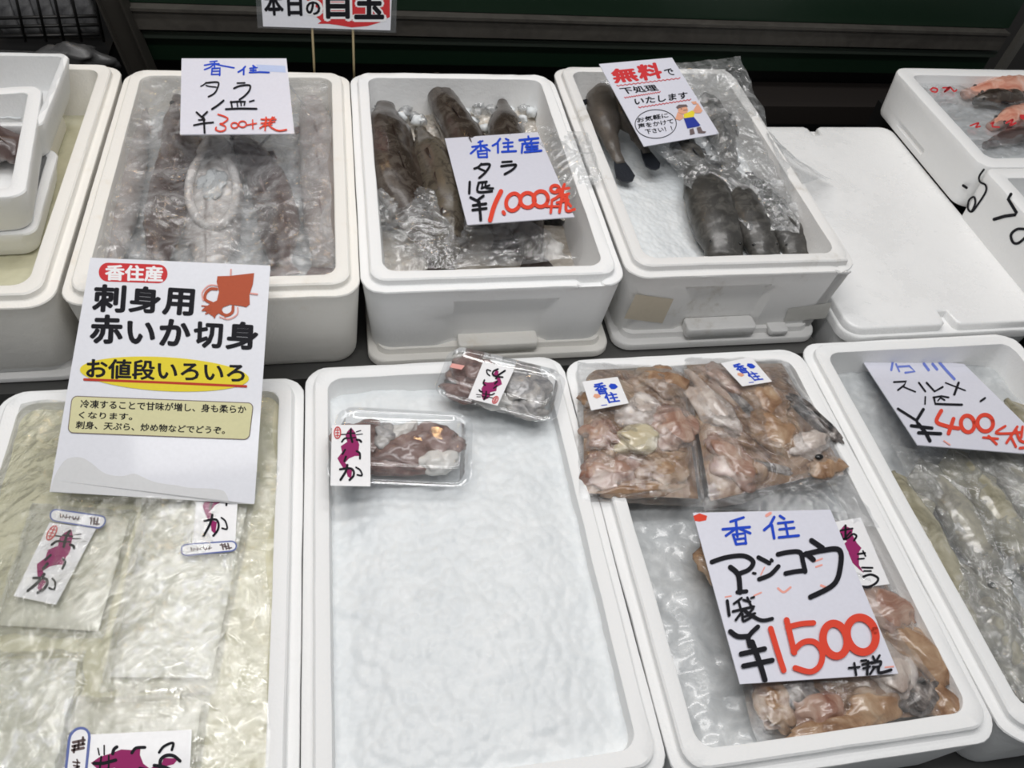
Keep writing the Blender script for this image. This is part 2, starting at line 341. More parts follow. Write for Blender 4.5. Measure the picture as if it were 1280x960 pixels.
def foam_box(name, label, x0, x1, y0, y1, zb, zt, fz, mat, cat='box', group=None, ledge=True, recess=None, notch=None, recx=None, wall=.034, draft=.012, r=.035):
    bx = list(EV); ey = list(EV)
    if recx:
        for e in recx[:2]:
            t = (e-y0-r)/(y1-y0-2*r); ey += [t-.004, t+.004]
    ey = sorted(ey)
    for rc in (recess, notch):
        if rc:
            for e in rc[:2]:
                t = (e-x0-r)/(x1-x0-2*r); bx += [t-.004, t+.004]
    bx = sorted(set(bx))
    rows = []; zr = [zb+.006, zb+.012]
    zs = set(zb+.012+(zt-.02-zb-.012)*i/6 for i in range(7))
    if recess: zs |= {recess[2]-.0015, recess[2]+.0015, recess[3]-.002, recess[3]+.002}
    if recx: zs |= {recx[2]-.0015, recx[2]+.0015, recx[3]-.002, recx[3]+.002}
    prof = [(draft+.006, zb, r), (draft+.0015, zb+.0015, r), (draft, zb+.006, r)]
    for z in sorted(zs): prof.append((draft*(1-(z-zb)/(zt-zb)), z, r))
    if ledge:
        prof += [(0, zt-.0145, r), (.0008, zt-.0125, r), (.003, zt-.0118, r), (.0125, zt-.0118, r-.008), (.0138, zt-.0105, r-.009), (.0142, zt-.0025, r-.009), (.0165, zt-.0003, r-.01)]
        hi = .0142
    else:
        prof += [(0, zt-.004, r), (.001, zt-.0012, r), (.0035, zt, r)]
    prof += [(wall-.003, zt, r-.012), (wall-.0005, zt-.0012, r-.013), (wall, zt-.005, r-.013), (wall+.008, fz+.012, r-.012), (wall+.016, fz, r-.014)]
    mb = MB()
    for (i, z, rad) in prof:
        L = rr(x0+i, x1-i, y0+i, y1-i, z, max(.006, rad), 6, bx, ey)
        outer = i <= draft+.007
        for v in L:
            if recess and outer and abs(v.y-(y0+i)) < 1e-5 and recess[0] < v.x < recess[1] and recess[2] < z < recess[3]: v.y += recess[4]
            if recx and outer and abs(v.x-(x0+i)) < 1e-5 and recx[0] < v.y < recx[1] and recx[2] < z < recx[3]: v.x += recx[4]
            if notch and ledge and abs(v.y-(y0+i)) < .0005 and notch[0] < v.x < notch[1] and zt-.0128 < z < zt-.0112: v.z -= .006
            jx = noise.noise(v*90)*.0009 if i < wall+.001 and z > zt-.016 else 0
            v += Vector((jx, jx, jx*.6))
        rows.append(L)
    mb.loft(rows)
    ob = mb.build(name, mat, None, origin=((x0+x1)/2, (y0+y1)/2, zb), sharp=38)
    setp(ob, label, cat, group)
    return ob
def slab(name, outline_rows, mat, parent=None, label=None, cat=None, sharp=38, group=None):
    mb = MB(); mb.loft(outline_rows); ob = mb.build(name, mat, parent, sharp=sharp)
    if label: setp(ob, label, cat, group)
    return ob
def rslab(x0, x1, y0, y1, z0, z1, r, b=.004):
    return [rr(x0+b, x1-b, y0+b, y1-b, z0, r-b, 6, EV, EV), rr(x0, x1, y0, y1, z0+b, r, 6, EV, EV), rr(x0, x1, y0, y1, z1-b, r, 6, EV, EV),
            rr(x0+b*.3, x1-b*.3, y0+b*.3, y1-b*.3, z1-b*.3, r, 6, EV, EV), rr(x0+b, x1-b, y0+b, y1-b, z1, r-b, 6, EV, EV)]

# crumple field
def ridged(p, f, s):
    return 1-abs(noise.noise(Vector((p.x*f+s, p.y*f-s*1.7, s*.37))))*2
def crumple(p, s, f=1.0):
    q = p+Vector((noise.noise(p*9*f+Vector((s, 0, 0))), noise.noise(p*9*f+Vector((0, s, 5))), 0))*.03
    h = .55*ridged(q, 14*f, s)+.3*ridged(q, 31*f, s+4)+.18*ridged(q, 67*f, s+9)
    return h-.4
def film(name, label, corners, mat, amp=.006, seed=0, nu=120, nv=120, freq=1.0, dome=0.0, zf=None, wob=.006, cat='plastic film', parent=None, group=None):
    """thin crumpled sheet between four world points TL TR BR BL"""
    a, b, c, d = [Vector(x) for x in corners]
    def fn(u, v):
        wu = u+wob*6*noise.noise(Vector((v*5, seed, 0)))*(1 if u > .5 else -1)*abs(u-.5)*2
        wv = v+wob*6*noise.noise(Vector((u*5, seed+7, 0)))*(1 if v > .5 else -1)*abs(v-.5)*2
        p = a.lerp(b, wu).lerp(d.lerp(c, wu), wv)
        if zf: p.z = zf(p, wu, wv, p.z)
        e = min(1, 12*min(u, 1-u, v, 1-v)+.35)
        p.z += amp*crumple(p, seed, freq)*e+dome*math.sin(PI*u)*math.sin(PI*v)
        return p
    mb = MB(); mb.grid(fn, nu, nv)
    ob = mb.build(name, mat, parent)
    if parent is None: setp(ob, label, cat, group)
    return ob
def ice_bed(name, label, x0, x1, y0, y1, z, mat, amp=.006, seed=0, freq=1.0, zf=None, n=110, zbot=None, cat='ice'):
    def fn(u, v):
        p = Vector((lerp(x0, x1, u), lerp(y0, y1, v), z))
        d, _ = noise.voronoi(Vector((p.x*75*freq, p.y*75*freq, seed)))
        h = noise.noise(Vector((p.x*11, p.y*11, seed)))*.9+noise.noise(Vector((p.x*38, p.y*38, seed+3)))*.45+(.5-d[0])*.75
        if zf: p.z = zf(p, u, v)
        p.z += amp*h
        if zbot is not None and (u in (0, 1) or v in (0, 1)): p.z = zbot
        return p
    mb = MB(); mb.grid(fn, n, int(n*1.5))
    ob = mb.build(name, mat, None); setp(ob, label, cat, None, 'stuff'); return ob

# cards and lettering -----------------------------------------------------
class Card:
    def __init__(s, name, label, cat, quad, plane, mat, thick=.0012, group=None, part='card', bulge=0):
        s.pl = plane; s.q = quad; s.k = 0
        P = [plane.hit(*q) for q in quad]; n = plane.n
        cen = sum(P, Vector())/4
        s.root = thing(name, label, cat, cen-n*thick, group); ORG[s.root.name] = Vector(s.root.location)
        mb = MB(); mb.loft([[p-n*thick for p in P], [p for p in P]], smooth=False)
        s.card = mb.build(part, mat, s.root)
    def off(s): s.k += 1; return .0003+s.k*.00004
    def u(s, x, y):
        a, b, c, d = s.q
        return tuple(lerp(lerp(a[i], b[i], x), lerp(d[i], c[i], x), y) for i in (0, 1))
    def poly(s, pts, mb): draw_poly(s.pl, pts, mb, s.off())
    def stroke(s, pts, wpx, mb, smooth=True, taper=(1, 1)): draw_stroke(s.pl, pts, wpx, mb, s.off(), smooth, taper)
    def text(s, body, bl, br, tl, mb, bold=.0): draw_text(s.pl, body, bl, br, tl, mb, s.off(), bold)
def draw_poly(pl, pts, mb, off):
    vs = [pl.hit(x, y, off) for x, y in pts]
    bm = bmesh.new(); bv = [bm.verts.new(v) for v in vs]; f = bm.faces.new(bv); r = bmesh.ops.triangulate(bm, faces=[f])
    bm.verts.index_update()
    mb.add([v.co.copy() for v in bm.verts], [[v.index for v in f.verts] for f in bm.faces], False); bm.free()
def cr(pts, n=7):
    if len(pts) < 3: return pts
    P = [pts[0]]+list(pts)+[pts[-1]]; out = []
    for i in range(1, len(P)-2):
        for k in range(n):
            t = k/n
            out.append(tuple(.5*(2*P[i][c]+(P[i+1][c]-P[i-1][c])*t+(2*P[i-1][c]-5*P[i][c]+4*P[i+1][c]-P[i+2][c])*t*t+(3*P[i][c]-P[i-1][c]-3*P[i+1][c]+P[i+2][c])*t**3) for c in range(len(P[0]))))
    out.append(tuple(pts[-1])); return out
def draw_stroke(pl, pts, wpx, mb, off, smooth=True, taper=(1, 1)):
    P = cr(pts) if smooth else pts
    P = [Vector(p) for p in P]; n = len(P); L = []; Rr = []
    for i, p in enumerate(P):
        a = P[max(0, i-1)]; b = P[min(n-1, i+1)]; t = (b-a)
        if t.length < 1e-6: t = Vector((1, 0))
        t.normalize(); nn = Vector((-t.y, t.x)); wd = wpx/2*lerp(taper[0], taper[1], i/max(1, n-1))
        L.append(p+nn*wd); Rr.append(p-nn*wd)
        if i == 0: t0, w0 = t, wd
        if i == n-1: t1, w1 = t, wd
    vs = [pl.hit(*v, off) for pr in zip(L, Rr) for v in pr]
    mb.add(vs, [(2*i, 2*i+1, 2*i+3, 2*i+2) for i in range(n-1)], False)
    for c, t, wd, sg in ((P[0], t0, w0, -1), (P[-1], t1, w1, 1)):
        nn = Vector((-t.y, t.x)); fan = [c+nn*wd*math.cos(a)+t*sg*wd*math.sin(a) for a in [PI*k/6 for k in range(7)]]
        mb.add([pl.hit(*v, off) for v in fan], [tuple(range(7))], False)
_tc = {}
def glyphs(body, bold):
    key = body
    if key in _tc: return _tc[key]
    c = bpy.data.curves.new('t', 'FONT'); c.body = body; c.resolution_u = 3
    o = bpy.data.objects.new('t', c); C.objects.link(o)
    bpy.context.view_layer.update()
    me = bpy.data.meshes.new_from_object(o.evaluated_get(bpy.context.evaluated_depsgraph_get()))
    vs = [v.co.copy() for v in me.vertices]; fs = [list(p.vertices) for p in me.polygons]
    bpy.data.objects.remove(o); bpy.data.curves.remove(c); bpy.data.meshes.remove(me)
    _tc[key] = (vs, fs); return vs, fs
def draw_text(pl, body, bl, br, tl, mb, off, bold=0):
    """the box round the letters goes to the three given corners"""
    vs, fs = glyphs(body, bold)
    x0 = min(v.x for v in vs); x1 = max(v.x for v in vs); y0 = min(v.y for v in vs); y1 = max(v.y for v in vs)
    A = pl.hit(*bl, off); B = pl.hit(*br, off); T = pl.hit(*tl, off)
    sh = [(0, 0)] + ([(bold*math.cos(PI*k/4), bold*math.sin(PI*k/4)) for k in range(8)] if bold else [])
    for k, (sx, sy) in enumerate(sh):
        up_ = pl.n*(k*.000004)
        mb.add([A+(B-A)*((v.x+sx-x0)/(x1-x0))+(T-A)*((v.y+sy-y0)/(y1-y0))+up_ for v in vs], fs, False)
def Z(ox, oy, k): return lambda *pts: [(ox+x/k, oy+y/k) for x, y in pts]
def oval(cx, cy, rx, ry, n=40, rot=0):
    return [(cx+rx*math.cos(t)*math.cos(rot)-ry*math.sin(t)*math.sin(rot), cy+rx*math.cos(t)*math.sin(rot)+ry*math.sin(t)*math.cos(rot)) for t in [2*PI*i/n for i in range(n)]]
def loop(pts): return list(pts)+[pts[0]]

# fish ---------------------------------------------------------------------
def interp(lst, s):
    x = s*(len(lst)-1); i = min(int(x), len(lst)-2); return lerp(lst[i], lst[i+1], sm(0, 1, x-i))
def body_loft(mb, spine, wid, hei, up=Vector((0, 0, 1)), n=34, mm=22, roll=0, flat=.0, rough=0, seed=0):
    S = cr([tuple(p) for p in spine], 12); S = [Vector(p) for p in S]
    acc = [0]
    for i in range(1, len(S)): acc.append(acc[-1]+(S[i]-S[i-1]).length)
    def pos(s):
        d = s*acc[-1]
        for i in range(1, len(S)):
            if acc[i] >= d-1e-9:
                t = (d-acc[i-1])/max(1e-9, acc[i]-acc[i-1]); return S[i-1].lerp(S[i], t)
        return S[-1]
    vs = []; uvs = []; fr = []
    for j in range(n):
        s = j/(n-1); p = pos(s); t = (pos(min(1, s+.02))-pos(max(0, s-.02))).normalized()
        side = t.cross(up).normalized(); u2 = side.cross(t).normalized()
        if roll: side, u2 = side*math.cos(roll)+u2*math.sin(roll), u2*math.cos(roll)-side*math.sin(roll)
        a = interp(wid, s); b = interp(hei, s); fr.append((p, t, side, u2, a, b))
        for k in range(mm):
            th = 2*PI*k/mm   # starts at the belly
            q = p-u2*math.cos(th)*b+side*math.sin(th)*a
            if rough: q += (q-p).normalized()*rough*noise.noise(q*60+Vector((seed, 0, 0)))
            vs.append(q); uvs.append((s, k/mm))
    fs = [(j*mm+k, j*mm+(k+1) % mm, (j+1)*mm+(k+1) % mm, (j+1)*mm+k) for j in range(n-1) for k in range(mm)]
    fs.append(tuple(range(mm-1, -1, -1))); fs.append(tuple((n-1)*mm+k for k in range(mm)))
    mb.add(vs, fs, True, uvs)
    return fr
def blade(mb, pts, n, th=.0016):
    """thin solid fin from an outline"""
    n = Vector(n).normalized(); P = [Vector(p) for p in pts]
    mb.loft([[p-n*th*.5 for p in P], [p+n*th*.5 for p in P]], smooth=False)
def fish(name, label, spine, W, H, skin, finmat, group, tail=.05, roundtail=False, dorsal=True, eye=.004, roll=0, cat='fish', pect=True, tailspread=.035, mouth=False):
    spine = [Vector(p) for p in spine]
    root = thing(name, label, cat, Vector((spine[0].x, spine[0].y, min(p.z for p in spine)-max(H)*.8)), group); ORG[root.name] = Vector(root.location)
    mb = MB(); fr = body_loft(mb, spine, W, H, roll=roll, rough=.0034, seed=len(ORG)); mb.build('body', skin, root)
    if tail:
        p, t, sd, u2, a, b = fr[-1]
        tb = MB(); base = p-t*.012
        pts = [base-sd*a*.8, base+t*tail*.6-sd*tailspread*.8, base+t*tail-sd*tailspread, base+t*tail*.82, base+t*tail+sd*tailspread, base+t*tail*.6+sd*tailspread*.8, base+sd*a*.8]
        if roundtail: pts = [base-sd*a*.9, base+t*tail*.35-sd*tailspread*.8, base+t*tail*.75-sd*tailspread, base+t*tail*.95-sd*tailspread*.55, base+t*tail, base+t*tail*.95+sd*tailspread*.55, base+t*tail*.75+sd*tailspread, base+t*tail*.35+sd*tailspread*.8, base+sd*a*.9]
        blade(tb, pts, u2, .003 if roundtail else .0022); tb.build('tail_fin', finmat, root)
    if dorsal:
        for s0, s1, hh in ((.28, .42, .8), (.47, .66, .6), (.7, .86, .5)):
            i0 = int(s0*33); i1 = int(s1*33); tb = MB()
            q0 = fr[i0]; q1 = fr[i1]; qm = fr[(i0*2+i1)//3]
            A = q0[0]+q0[3]*q0[5]*.93; B = q1[0]+q1[3]*q1[5]*.93; Mm = qm[0]+qm[3]*(qm[5]+max(H)*hh*.16)+qm[2]*.006
            blade(tb, [A, Mm, Mm.lerp(B, .6)+q1[3]*.002, B], q0[2]); tb.build('dorsal_fin', finmat, root)
    if pect:
        q = fr[9]
        for sg in (-1, 1):
            tb = MB(); A = q[0]+q[2]*sg*q[4]*.9+q[3]*q[5]*.1
            blade(tb, [A, A+q[1]*.016+q[2]*sg*.012+q[3]*.004, A+q[1]*.034+q[2]*sg*.01+q[3]*.002, A+q[1]*.012-q[3]*.004], q[3]); tb.build('pectoral_fin', finmat, root)
    if eye:
        q = fr[3]
        for sg in (-1, 1):
            tb = MB(); tb.ball(q[0]+q[2]*sg*q[4]*.72+q[3]*q[5]*.62, eye, 2); tb.build('eye', M['eye'], root)
    return root
def lump(mb, c, rx, ry, rz, rot=0, seed=0, rough=.25, sub=4, f=1.0):
    bm = bmesh.new(); bmesh.ops.create_icosphere(bm, subdivisions=sub, radius=1)
    ca, sa = math.cos(rot), math.sin(rot); vs = []
    for v in bm.verts:
        d = v.co.copy(); k = 1+rough*noise.noise(d*1.6*f+Vector((seed, seed*.7, 0)))*1.6+rough*.5*noise.noise(d*4*f+Vector((0, seed, 0)))
        x, y, z = d.x*rx*k, d.y*ry*k, d.z*rz*(1+rough*.8*noise.noise(d*2.5+Vector((seed, 3, 1))))
        vs.append(Vector(c)+Vector((x*ca-y*sa, x*sa+y*ca, z)))
    mb.add(vs, [[v.index for v in f_.verts] for f_ in bm.faces]); bm.free()
def pillow(name, corners, th, mat, parent, seed=0, amp=.003, n=70, freq=1.3, flatz=None):
    a, b, c, d = [Vector(x) for x in corners]; mb = MB()
    def mk(sg):
        def fn(u, v):
            p = a.lerp(b, u).lerp(d.lerp(c, u), v)
            e = (1-(2*u-1)**6)*(1-(2*v-1)**6)
            wob = .004*noise.noise(Vector((u*6, v*6, seed)))
            p += Vector((wob*(1-e), wob*(1-e), 0))
            p.z += sg*th*.5*e+(amp*crumple(p, seed, freq)*(.35+.65*e) if sg > 0 else 0)
            return p
        return fn
    mb.grid(mk(1), n, n); mb.grid(mk(-1), 24, 24)
    return mb.build(name, mat, parent, recalc=False)

# ================================================================== SETTING
mb = MB(); mb.box(-4, 4, -2, 4.2, -.87, -.85); setp(mb.build('floor', M['floor'], origin=(0, 0, -.87)), kind='structure')
mb = MB(); mb.box(-4, 4, 3.2, 3.25, -.85, 3.0); setp(mb.build('wall_back', M['floor'], origin=(0, 3.2, -.85)), kind='structure')

# counter the boxes stand on: front deck, raised rear step, block under the two boxes at the right
t = thing('market_counter', 'dark grey stepped counter under all the white fish boxes', 'counter', (0.3, .9, -.85)); ORG[t.name] = Vector(t.location)
mb = MB(); mb.box(-1.1, 1.95, -.05, 1.62, -.09, -.05); mb.build('deck', M['counter'], t)
mb = MB(); mb.box(-1.1, .785, .853, 1.60, -.05, .03); mb.build('rear_step', M['counter'], t)
mb = MB(); mb.box(1.225, 1.95, .62, 1.58, -.05, .098); mb.build('side_step', M['black'], t)
for x in (-1.0, .42, 1.85):
    for y in (.05, 1.52):
        mb = MB(); mb.box(x-.03, x+.03, y-.03, y+.03, -.85, -.09); mb.build('leg', M['post'], t)

# green cabinet behind
p1 = aty(155, 30, 1.80); p2 = at(1250, 58, p1.z)
dx = Vector((p2.x-p1.x, p2.y-p1.y, 0)).normalized(); nn = Vector((dx.y, -dx.x, 0))   # nn faces the counter
cabp = Plane(p1, nn)
def cz(py): return cabp.hit(640, py).z
cab = thing('display_cabinet', 'long dark green cabinet with grey brown metal trim behind the boxes', 'cabinet', (p1.x, p1.y, -.85)); ORG[cab.name] = Vector(cab.location)
L = (p2-p1).length
xf = Matrix((( dx.x, -nn.x, 0, p1.x), (dx.y, -nn.y, 0, p1.y), (0, 0, 1, 0), (0, 0, 0, 1)))   # local x along, y into the cabinet
def cbox(name, x0, x1, y0, y1, z0, z1, mt, par=cab, label=None):
    mb = MB(); mb.box(x0, x1, y0, y1, z0, z1, xf); return mb.build(name, mt, par, label=label)
cbox('body', 0, L+.005, .05, .45, -.85, cz(-260), M['black'])
cbox('upper_panel', 0, L, .005, .05, cz(18), cz(-260), M['green'])
cbox('trim_strip', .01, L-.01, -.016, .05, cz(43)-.002, cz(19), M['trim'])
cbox('trim_lip', .01, L-.01, -.021, -.016, cz(22), cz(18.5), M['trim'])
cbox('lower_strip', 0, L, -.004, .05, cz(57), cz(49), M['trimgreen'])
cbox('lower_panel', 0, L, .012, .05, cz(86), cz(57), M['green'])
def bar(mb, a, b, wpx, n, th):
    """flat bar between two points"""
    a = Vector(a); b = Vector(b); n = Vector(n); t_ = (b-a).normalized(); s_ = t_.cross(n).normalized()*wpx/2
    mb.loft([[p-s_-n*th/2, p+s_-n*th/2, p+s_+n*th/2, p-s_+n*th/2] for p in (a, b)], smooth=False)
mb = MB(); a = cabp.hit(1292, 22, .02); b = cabp.hit(1240, 102, .02); bar(mb, a, b, .018, nn, .02); mb.build('end_strip', M['steel'], cab)
t = thing('steel_post', 'dark leaning steel post at the left end of the green cabinet', 'post', cabp.hit(200, 130, .03)); ORG[t.name] = Vector(t.location)
mb = MB(); a = cabp.hit(132, -20, .03); b = cabp.hit(188, 112, .03); bar(mb, a, b, .046, nn, .02); mb.build('web', M['post'], t)
for s_ in (-1, 1):
    sd = (b-a).normalized().cross(nn).normalized()*.022*s_
    mb = MB(); bar(mb, a+sd, b+sd, .004, nn, .05); mb.build('flange', M['post'], t)
# brown crate seen in the dark between cabinet and boxes
mb = MB(); q = at(1010, 128, .0); mb.box(q.x-.25, q.x+.5, q.y-.02, q.y+.10, -.05, .0)
setp(mb.build('wooden_batten', plain('dark_brown_wood', (.012, .008, .006), .7)), 'dark brown wooden batten in the gap behind the flat lidded box', 'batten')

# wire rack with pouches, far left
t = thing('wire_rack', 'black wire rack holding grey pouches at the upper left', 'rack', (-.95, 1.83, -.05)); ORG[t.name] = Vector(t.location)
for py in (22, 33, 45):
    mb = MB(); a = aty(-60, py+2, 1.80); b = aty(124, py-2, 1.80); mb.tube([a, b], .0035, 6); mb.build('crossbar', M['black'], t)
for px in (-20, 22, 48, 70, 92, 120):
    mb = MB(); a = aty(px-10, -40, 1.795); b = aty(px+10, 52, 1.795); mb.tube([a, b], .003, 6); mb.build('upright', M['black'], t)
mb = MB(); a = aty(-60, 52, 1.80); b = aty(128, 48, 1.80); mb.box(a.x, b.x, 1.80, 2.05, a.z-.04, a.z-.028); mb.build('shelf', M['black'], t)
mb = MB(); mb.box(a.x, b.x, 2.05, 2.07, -.85, .6); mb.build('back_panel', M['black'], t)
words = ['leftmost pouch cut by the photo edge', 'second pouch from the left', 'third pouch from the left', 'fourth pouch from the left', 'rightmost pouch beside the steel post']
for k in range(5):
    px = 2+k*26; c = aty(px, 12, 1.86+.004*k); mb = MB()
    zb = aty(px, 42, 1.88).z
    mb.loft([rr(c.x-.020, c.x+.020, 1.875-th, 1.875+th, zb+h, min(.008, th*.95), 3, (.33, .66)) for h, th in ((0, .004), (.02, .012), (.06, .016), (.12, .014), (.16, .003))])
    o = mb.build('pouch', M['pouch']); setp(o, 'grey foil pouch in the wire rack, '+words[k], 'pouch', 'pouches in the wire rack')
mb = MB(); c = aty(80, 60, 1.74); lump(mb, (c.x+.01, c.y, c.z-.035), .07, .03, .045, 0, 3, .35)
setp(mb.build('plastic_bag', plain('dull_grey_plastic', (.06, .06, .06), .35, bump=.6, bscale=30)), 'dull grey plastic bag slumped below the wire rack', 'bag')

# ================================================================== BOXES
GB = 'open foam fish boxes of the back row'; GF = 'open foam fish boxes of the front row'
bL = foam_box('foam_box', 'big foam box at far left holding three small foam trays', -.824, -.418, .868, 1.515, .052, .2, .10, M['foam_warm'], group=GB)
bA = foam_box('foam_box', 'foam box of grey fish under the 300 yen card', -.412, -.004, .870, 1.497, .032, .2, .09, M['foam_warm'], group=GB)
bB = foam_box('foam_box', 'foam box of dark brown fish under the 1,000 yen card', -.003, .403, .874, 1.500, .057, .2, .075, M['foam'], group=GB, recess=(.135, .285, .03, .160, .010), notch=(.325, .365))
bC = foam_box('foam_box', 'worn foam box of dark grey fish under the red lettered card', .408, .806, .888, 1.535, .057, .2, .075, M['foam_worn'], group=GB, recess=(.535, .66, .03, .160, .010), notch=(.765, .79))
mC = MB()
pf = Plane((0, .888, .2), (0, -1, -.084))
for lab, quad in (('faded label', [(795, 368), (842, 374), (828, 404), (780, 398)]), ('grey stain', [(985, 386), (1040, 378), (1032, 398), (980, 402)])):
    mb = MB(); draw_poly(pf, quad, mb, .0010); mb.build('label' if lab[0] == 'f' else 'torn_label', M['yellowtape' if lab[0] == 'f' else 'greypatch'], bC, label='faded brown paper label' if lab[0] == 'f' else 'grey remains of a label')
bK = foam_box('foam_box', 'foam box of cream squid packs at lower left', -.505, -.0935, .205, .815, -.05, .09, .0, M['foam'], group=GF)
bG = foam_box('foam_box', 'foam box full of white crushed ice at bottom centre', -.0925, .304, .200, .832, -.05, .09, .0, M['foam_blue'], group=GF)
bH = foam_box('foam_box', 'foam box of bagged pink fish pieces under the 1500 yen card', .305, .7125, .190, .822, -.05, .09, .0, M['foam_blue'], group=GF)
bI = foam_box('foam_box', 'foam box of whole squid under the 400 yen card', .7135, 1.130, .182, .832, -.05, .09, .0, M['foam_blue'], group=GF, notch=None)
bE = foam_box('foam_box', 'plain foam box of ice and orange fish at upper right', 1.190, 1.62, 1.157, 1.540, .099, .2, .125, M['foam_blue'], ledge=False, wall=.032, r=.03, draft=.004, recx=(1.325, 1.42, .116, .127, .006))
bF = foam_box('foam_box', 'plain foam box with black brush marks at the right edge', 1.190, 1.62, .745, 1.155, .099, .2, .125, M['foam_blue'], ledge=False, wall=.032, r=.02, draft=.004, recx=(.80, .90, .08, .121, .012))

# lids under the rear boxes
def lid_under(x0, x1, y0, y1, z0, z1, label, mt):
    ob = slab('foam_lid', rslab(x0, x1, y0, y1, z0, z1-.010, .03)+[rr(x0+.014, x1-.014, y0+.014, y1-.014, z1-.010, .02, 6, EV, EV), rr(x0+.016, x1-.016, y0+.016, y1-.016, z1, .02, 6, EV, EV)], mt)
    setp(ob, label, 'foam lid', 'upturned lids under the back row'); return ob
def lid_tab(par, a, b, y0, z0, z1, mt):
    mb = MB(); mb.loft(rslab(a, b, y0, y0+.03, z0, z1, .006, .002)); mb.build('raised_tab', mt, par)
o = lid_under(-.822, -.420, .872, 1.510, .030, .052, 'upturned lid under the far left foam box', M['foam_worn'])
o = lid_under(.002, .402, .866, 1.496, .030, .057, 'upturned lid under the foam box with the 1,000 yen card', M['foam_warm']); lid_tab(o, .145, .275, .868, .054, .072, M['foam_warm'])
o = lid_under(.412, .786, .876, 1.52, .030, .057, 'upturned lid under the worn foam box of dark grey fish', M['foam_worn']); lid_tab(o, .535, .66, .878, .054, .075, M['foam_worn']); lid_tab(o, .69, .725, .878, .05, .062, M['foam_worn'])

# closed box with its lid, right of the rear row
t = thing('lidded_foam_box', 'closed white foam box with wet flat lid, right of the back row', 'box', (1.0, 1.15, -.05)); ORG[t.name] = Vector(t.location)
x0, x1, y0, y1 = .806, 1.205, .838, 1.475
mb = MB(); mb.loft([rr(x0+i, x1-i, y0+i, y1-i, z, .035, 6, EV, EV) for i, z in ((.018, -.05), (.012, -.046), (.004, .058))]); mb.build('body', M['foam_blue'], t, sharp=40)
lid = MB(); lid.loft(rslab(x0, x1, y0, y1, .058, .080, .035)); lo = lid.build('lid', M['foam_blue'], t, sharp=40)
def lobed(xa, xb, z, ins):
    """outline of the raised lid panel with a notch at each end"""
    r = .028; P = []; xm = (xa+xb)/2; nw = .011; nd = .034; ya, yb = y0+.006+ins, y1-.006-ins; xa += ins; xb -= ins; nw += ins
    def arc(cx, cy, a0, rr_=r):
        for k in range(7):
            a = a0+PI/2*k/6; P.append(Vector((cx+rr_*math.cos(a), cy+rr_*math.sin(a), z)))
    arc(xa+r, ya+r, PI)
    P.append(Vector((xm-nw-.008, ya, z))); P.append(Vector((xm-nw, ya+.006, z))); P.append(Vector((xm-nw*.8, ya+nd, z))); P.append(Vector((xm+nw*.8, ya+nd, z))); P.append(Vector((xm+nw, ya+.006, z))); P.append(Vector((xm+nw+.008, ya, z)))
    arc(xb-r, ya+r, -PI/2); arc(xb-r, yb-r, 0)
    P.append(Vector((xm+nw+.008, yb, z))); P.append(Vector((xm+nw, yb-.006, z))); P.append(Vector((xm+nw*.8, yb-nd, z))); P.append(Vector((xm-nw*.8, yb-nd, z))); P.append(Vector((xm-nw, yb-.006, z))); P.append(Vector((xm-nw-.008, yb, z)))
    arc(xa+r, yb-r, PI/2); return P
mb = MB(); mb.loft([lobed(x0+.004, x1-.004, z, i) for z, i in ((.080, 0), (.092, .0005), (.0945, .002), (.0955, .005), (.0945, .022), (.0935, .04))]); mb.build('raised_panel', M['foam_wet'], lo, sharp=50)
# writing on the side of the box at the right edge, and E's handle slot
sideF = Plane((1.190, .95, .2), (-1, 0, -.04))
z5 = Z(1060, 180, 5.818)
for strokes in ([(((988, 186), (955, 235), (960, 275), (1000, 300), (1000, 350), (940, 445), (900, 492), (872, 470), (880, 410), (915, 385), (925, 430), (900, 490)), 2.6)], [(((838, 302), (862, 318)), 3.6)], [(((1185, 365), (1165, 400), (1225, 500), (1215, 515), (1140, 525), (1062, 548)), 4.2)], [(((1290, 620), (1230, 620), (1185, 660), (1200, 715), (1240, 720), (1300, 670)), 3.4)]):
    mb = MB()
    for p_, w_ in strokes: draw_stroke(sideF, z5(*p_), w_, mb, .0008, len(p_) != 6 or w_ < 4)
    mb.build('brush_writing', M['ink_black'], bF, label='black brush character')
# ================================================================== BOX AT FAR LEFT
ice_bed('ice', 'cream tinted melting ice inside the far left box', -.78, -.46, .91, 1.475, .112, M['cream_ice'], .004, 21, n=60)
def small_tray(label, x0, x1, y0, y1, zb, zt, cont):
    o = foam_box('foam_tray', label, x0, x1, y0, y1, zb, zt, zb+.012, M['foam_blue'], 'tray', 'small foam trays in the far left box', ledge=False, wall=.012, draft=.014, r=.02)
    return o
a = at(85, 66, .235); b = at(57, 118, .235)
tx1 = a.x+.004; 
small_tray('small foam tray at the back of the far left box, wrapped in film', tx1-.33, tx1, a.y-.235, a.y, .165, .235, 0)
mb = MB(); mb.loft(rslab(tx1-.325, tx1-.03, a.y-.225, a.y-.03, .115, .165, .03)); setp(mb.build('foam_block', M['foam_warm']), 'foam block under the film wrapped tray', 'block')
film('tray_wrap', 'glossy clear wrap stretched over the rear small foam tray', [(tx1-.33, a.y, .237), (tx1-.002, a.y, .237), (tx1-.002, a.y-.235, .237), (tx1-.33, a.y-.235, .237)], M['clear'], .0012, 31, 40, 40)
fish('small_fish', 'pale fish lying in the film wrapped tray', [(tx1-.30, a.y-.09, .2), (tx1-.18, a.y-.10, .205), (tx1-.07, a.y-.12, .2)], [.006, .022, .024, .016, .006], [.006, .018, .018, .012, .005], M['cod_grey'], M['fin_grey'], 'fish in small foam trays', tail=.03, eye=.003, tailspread=.02)
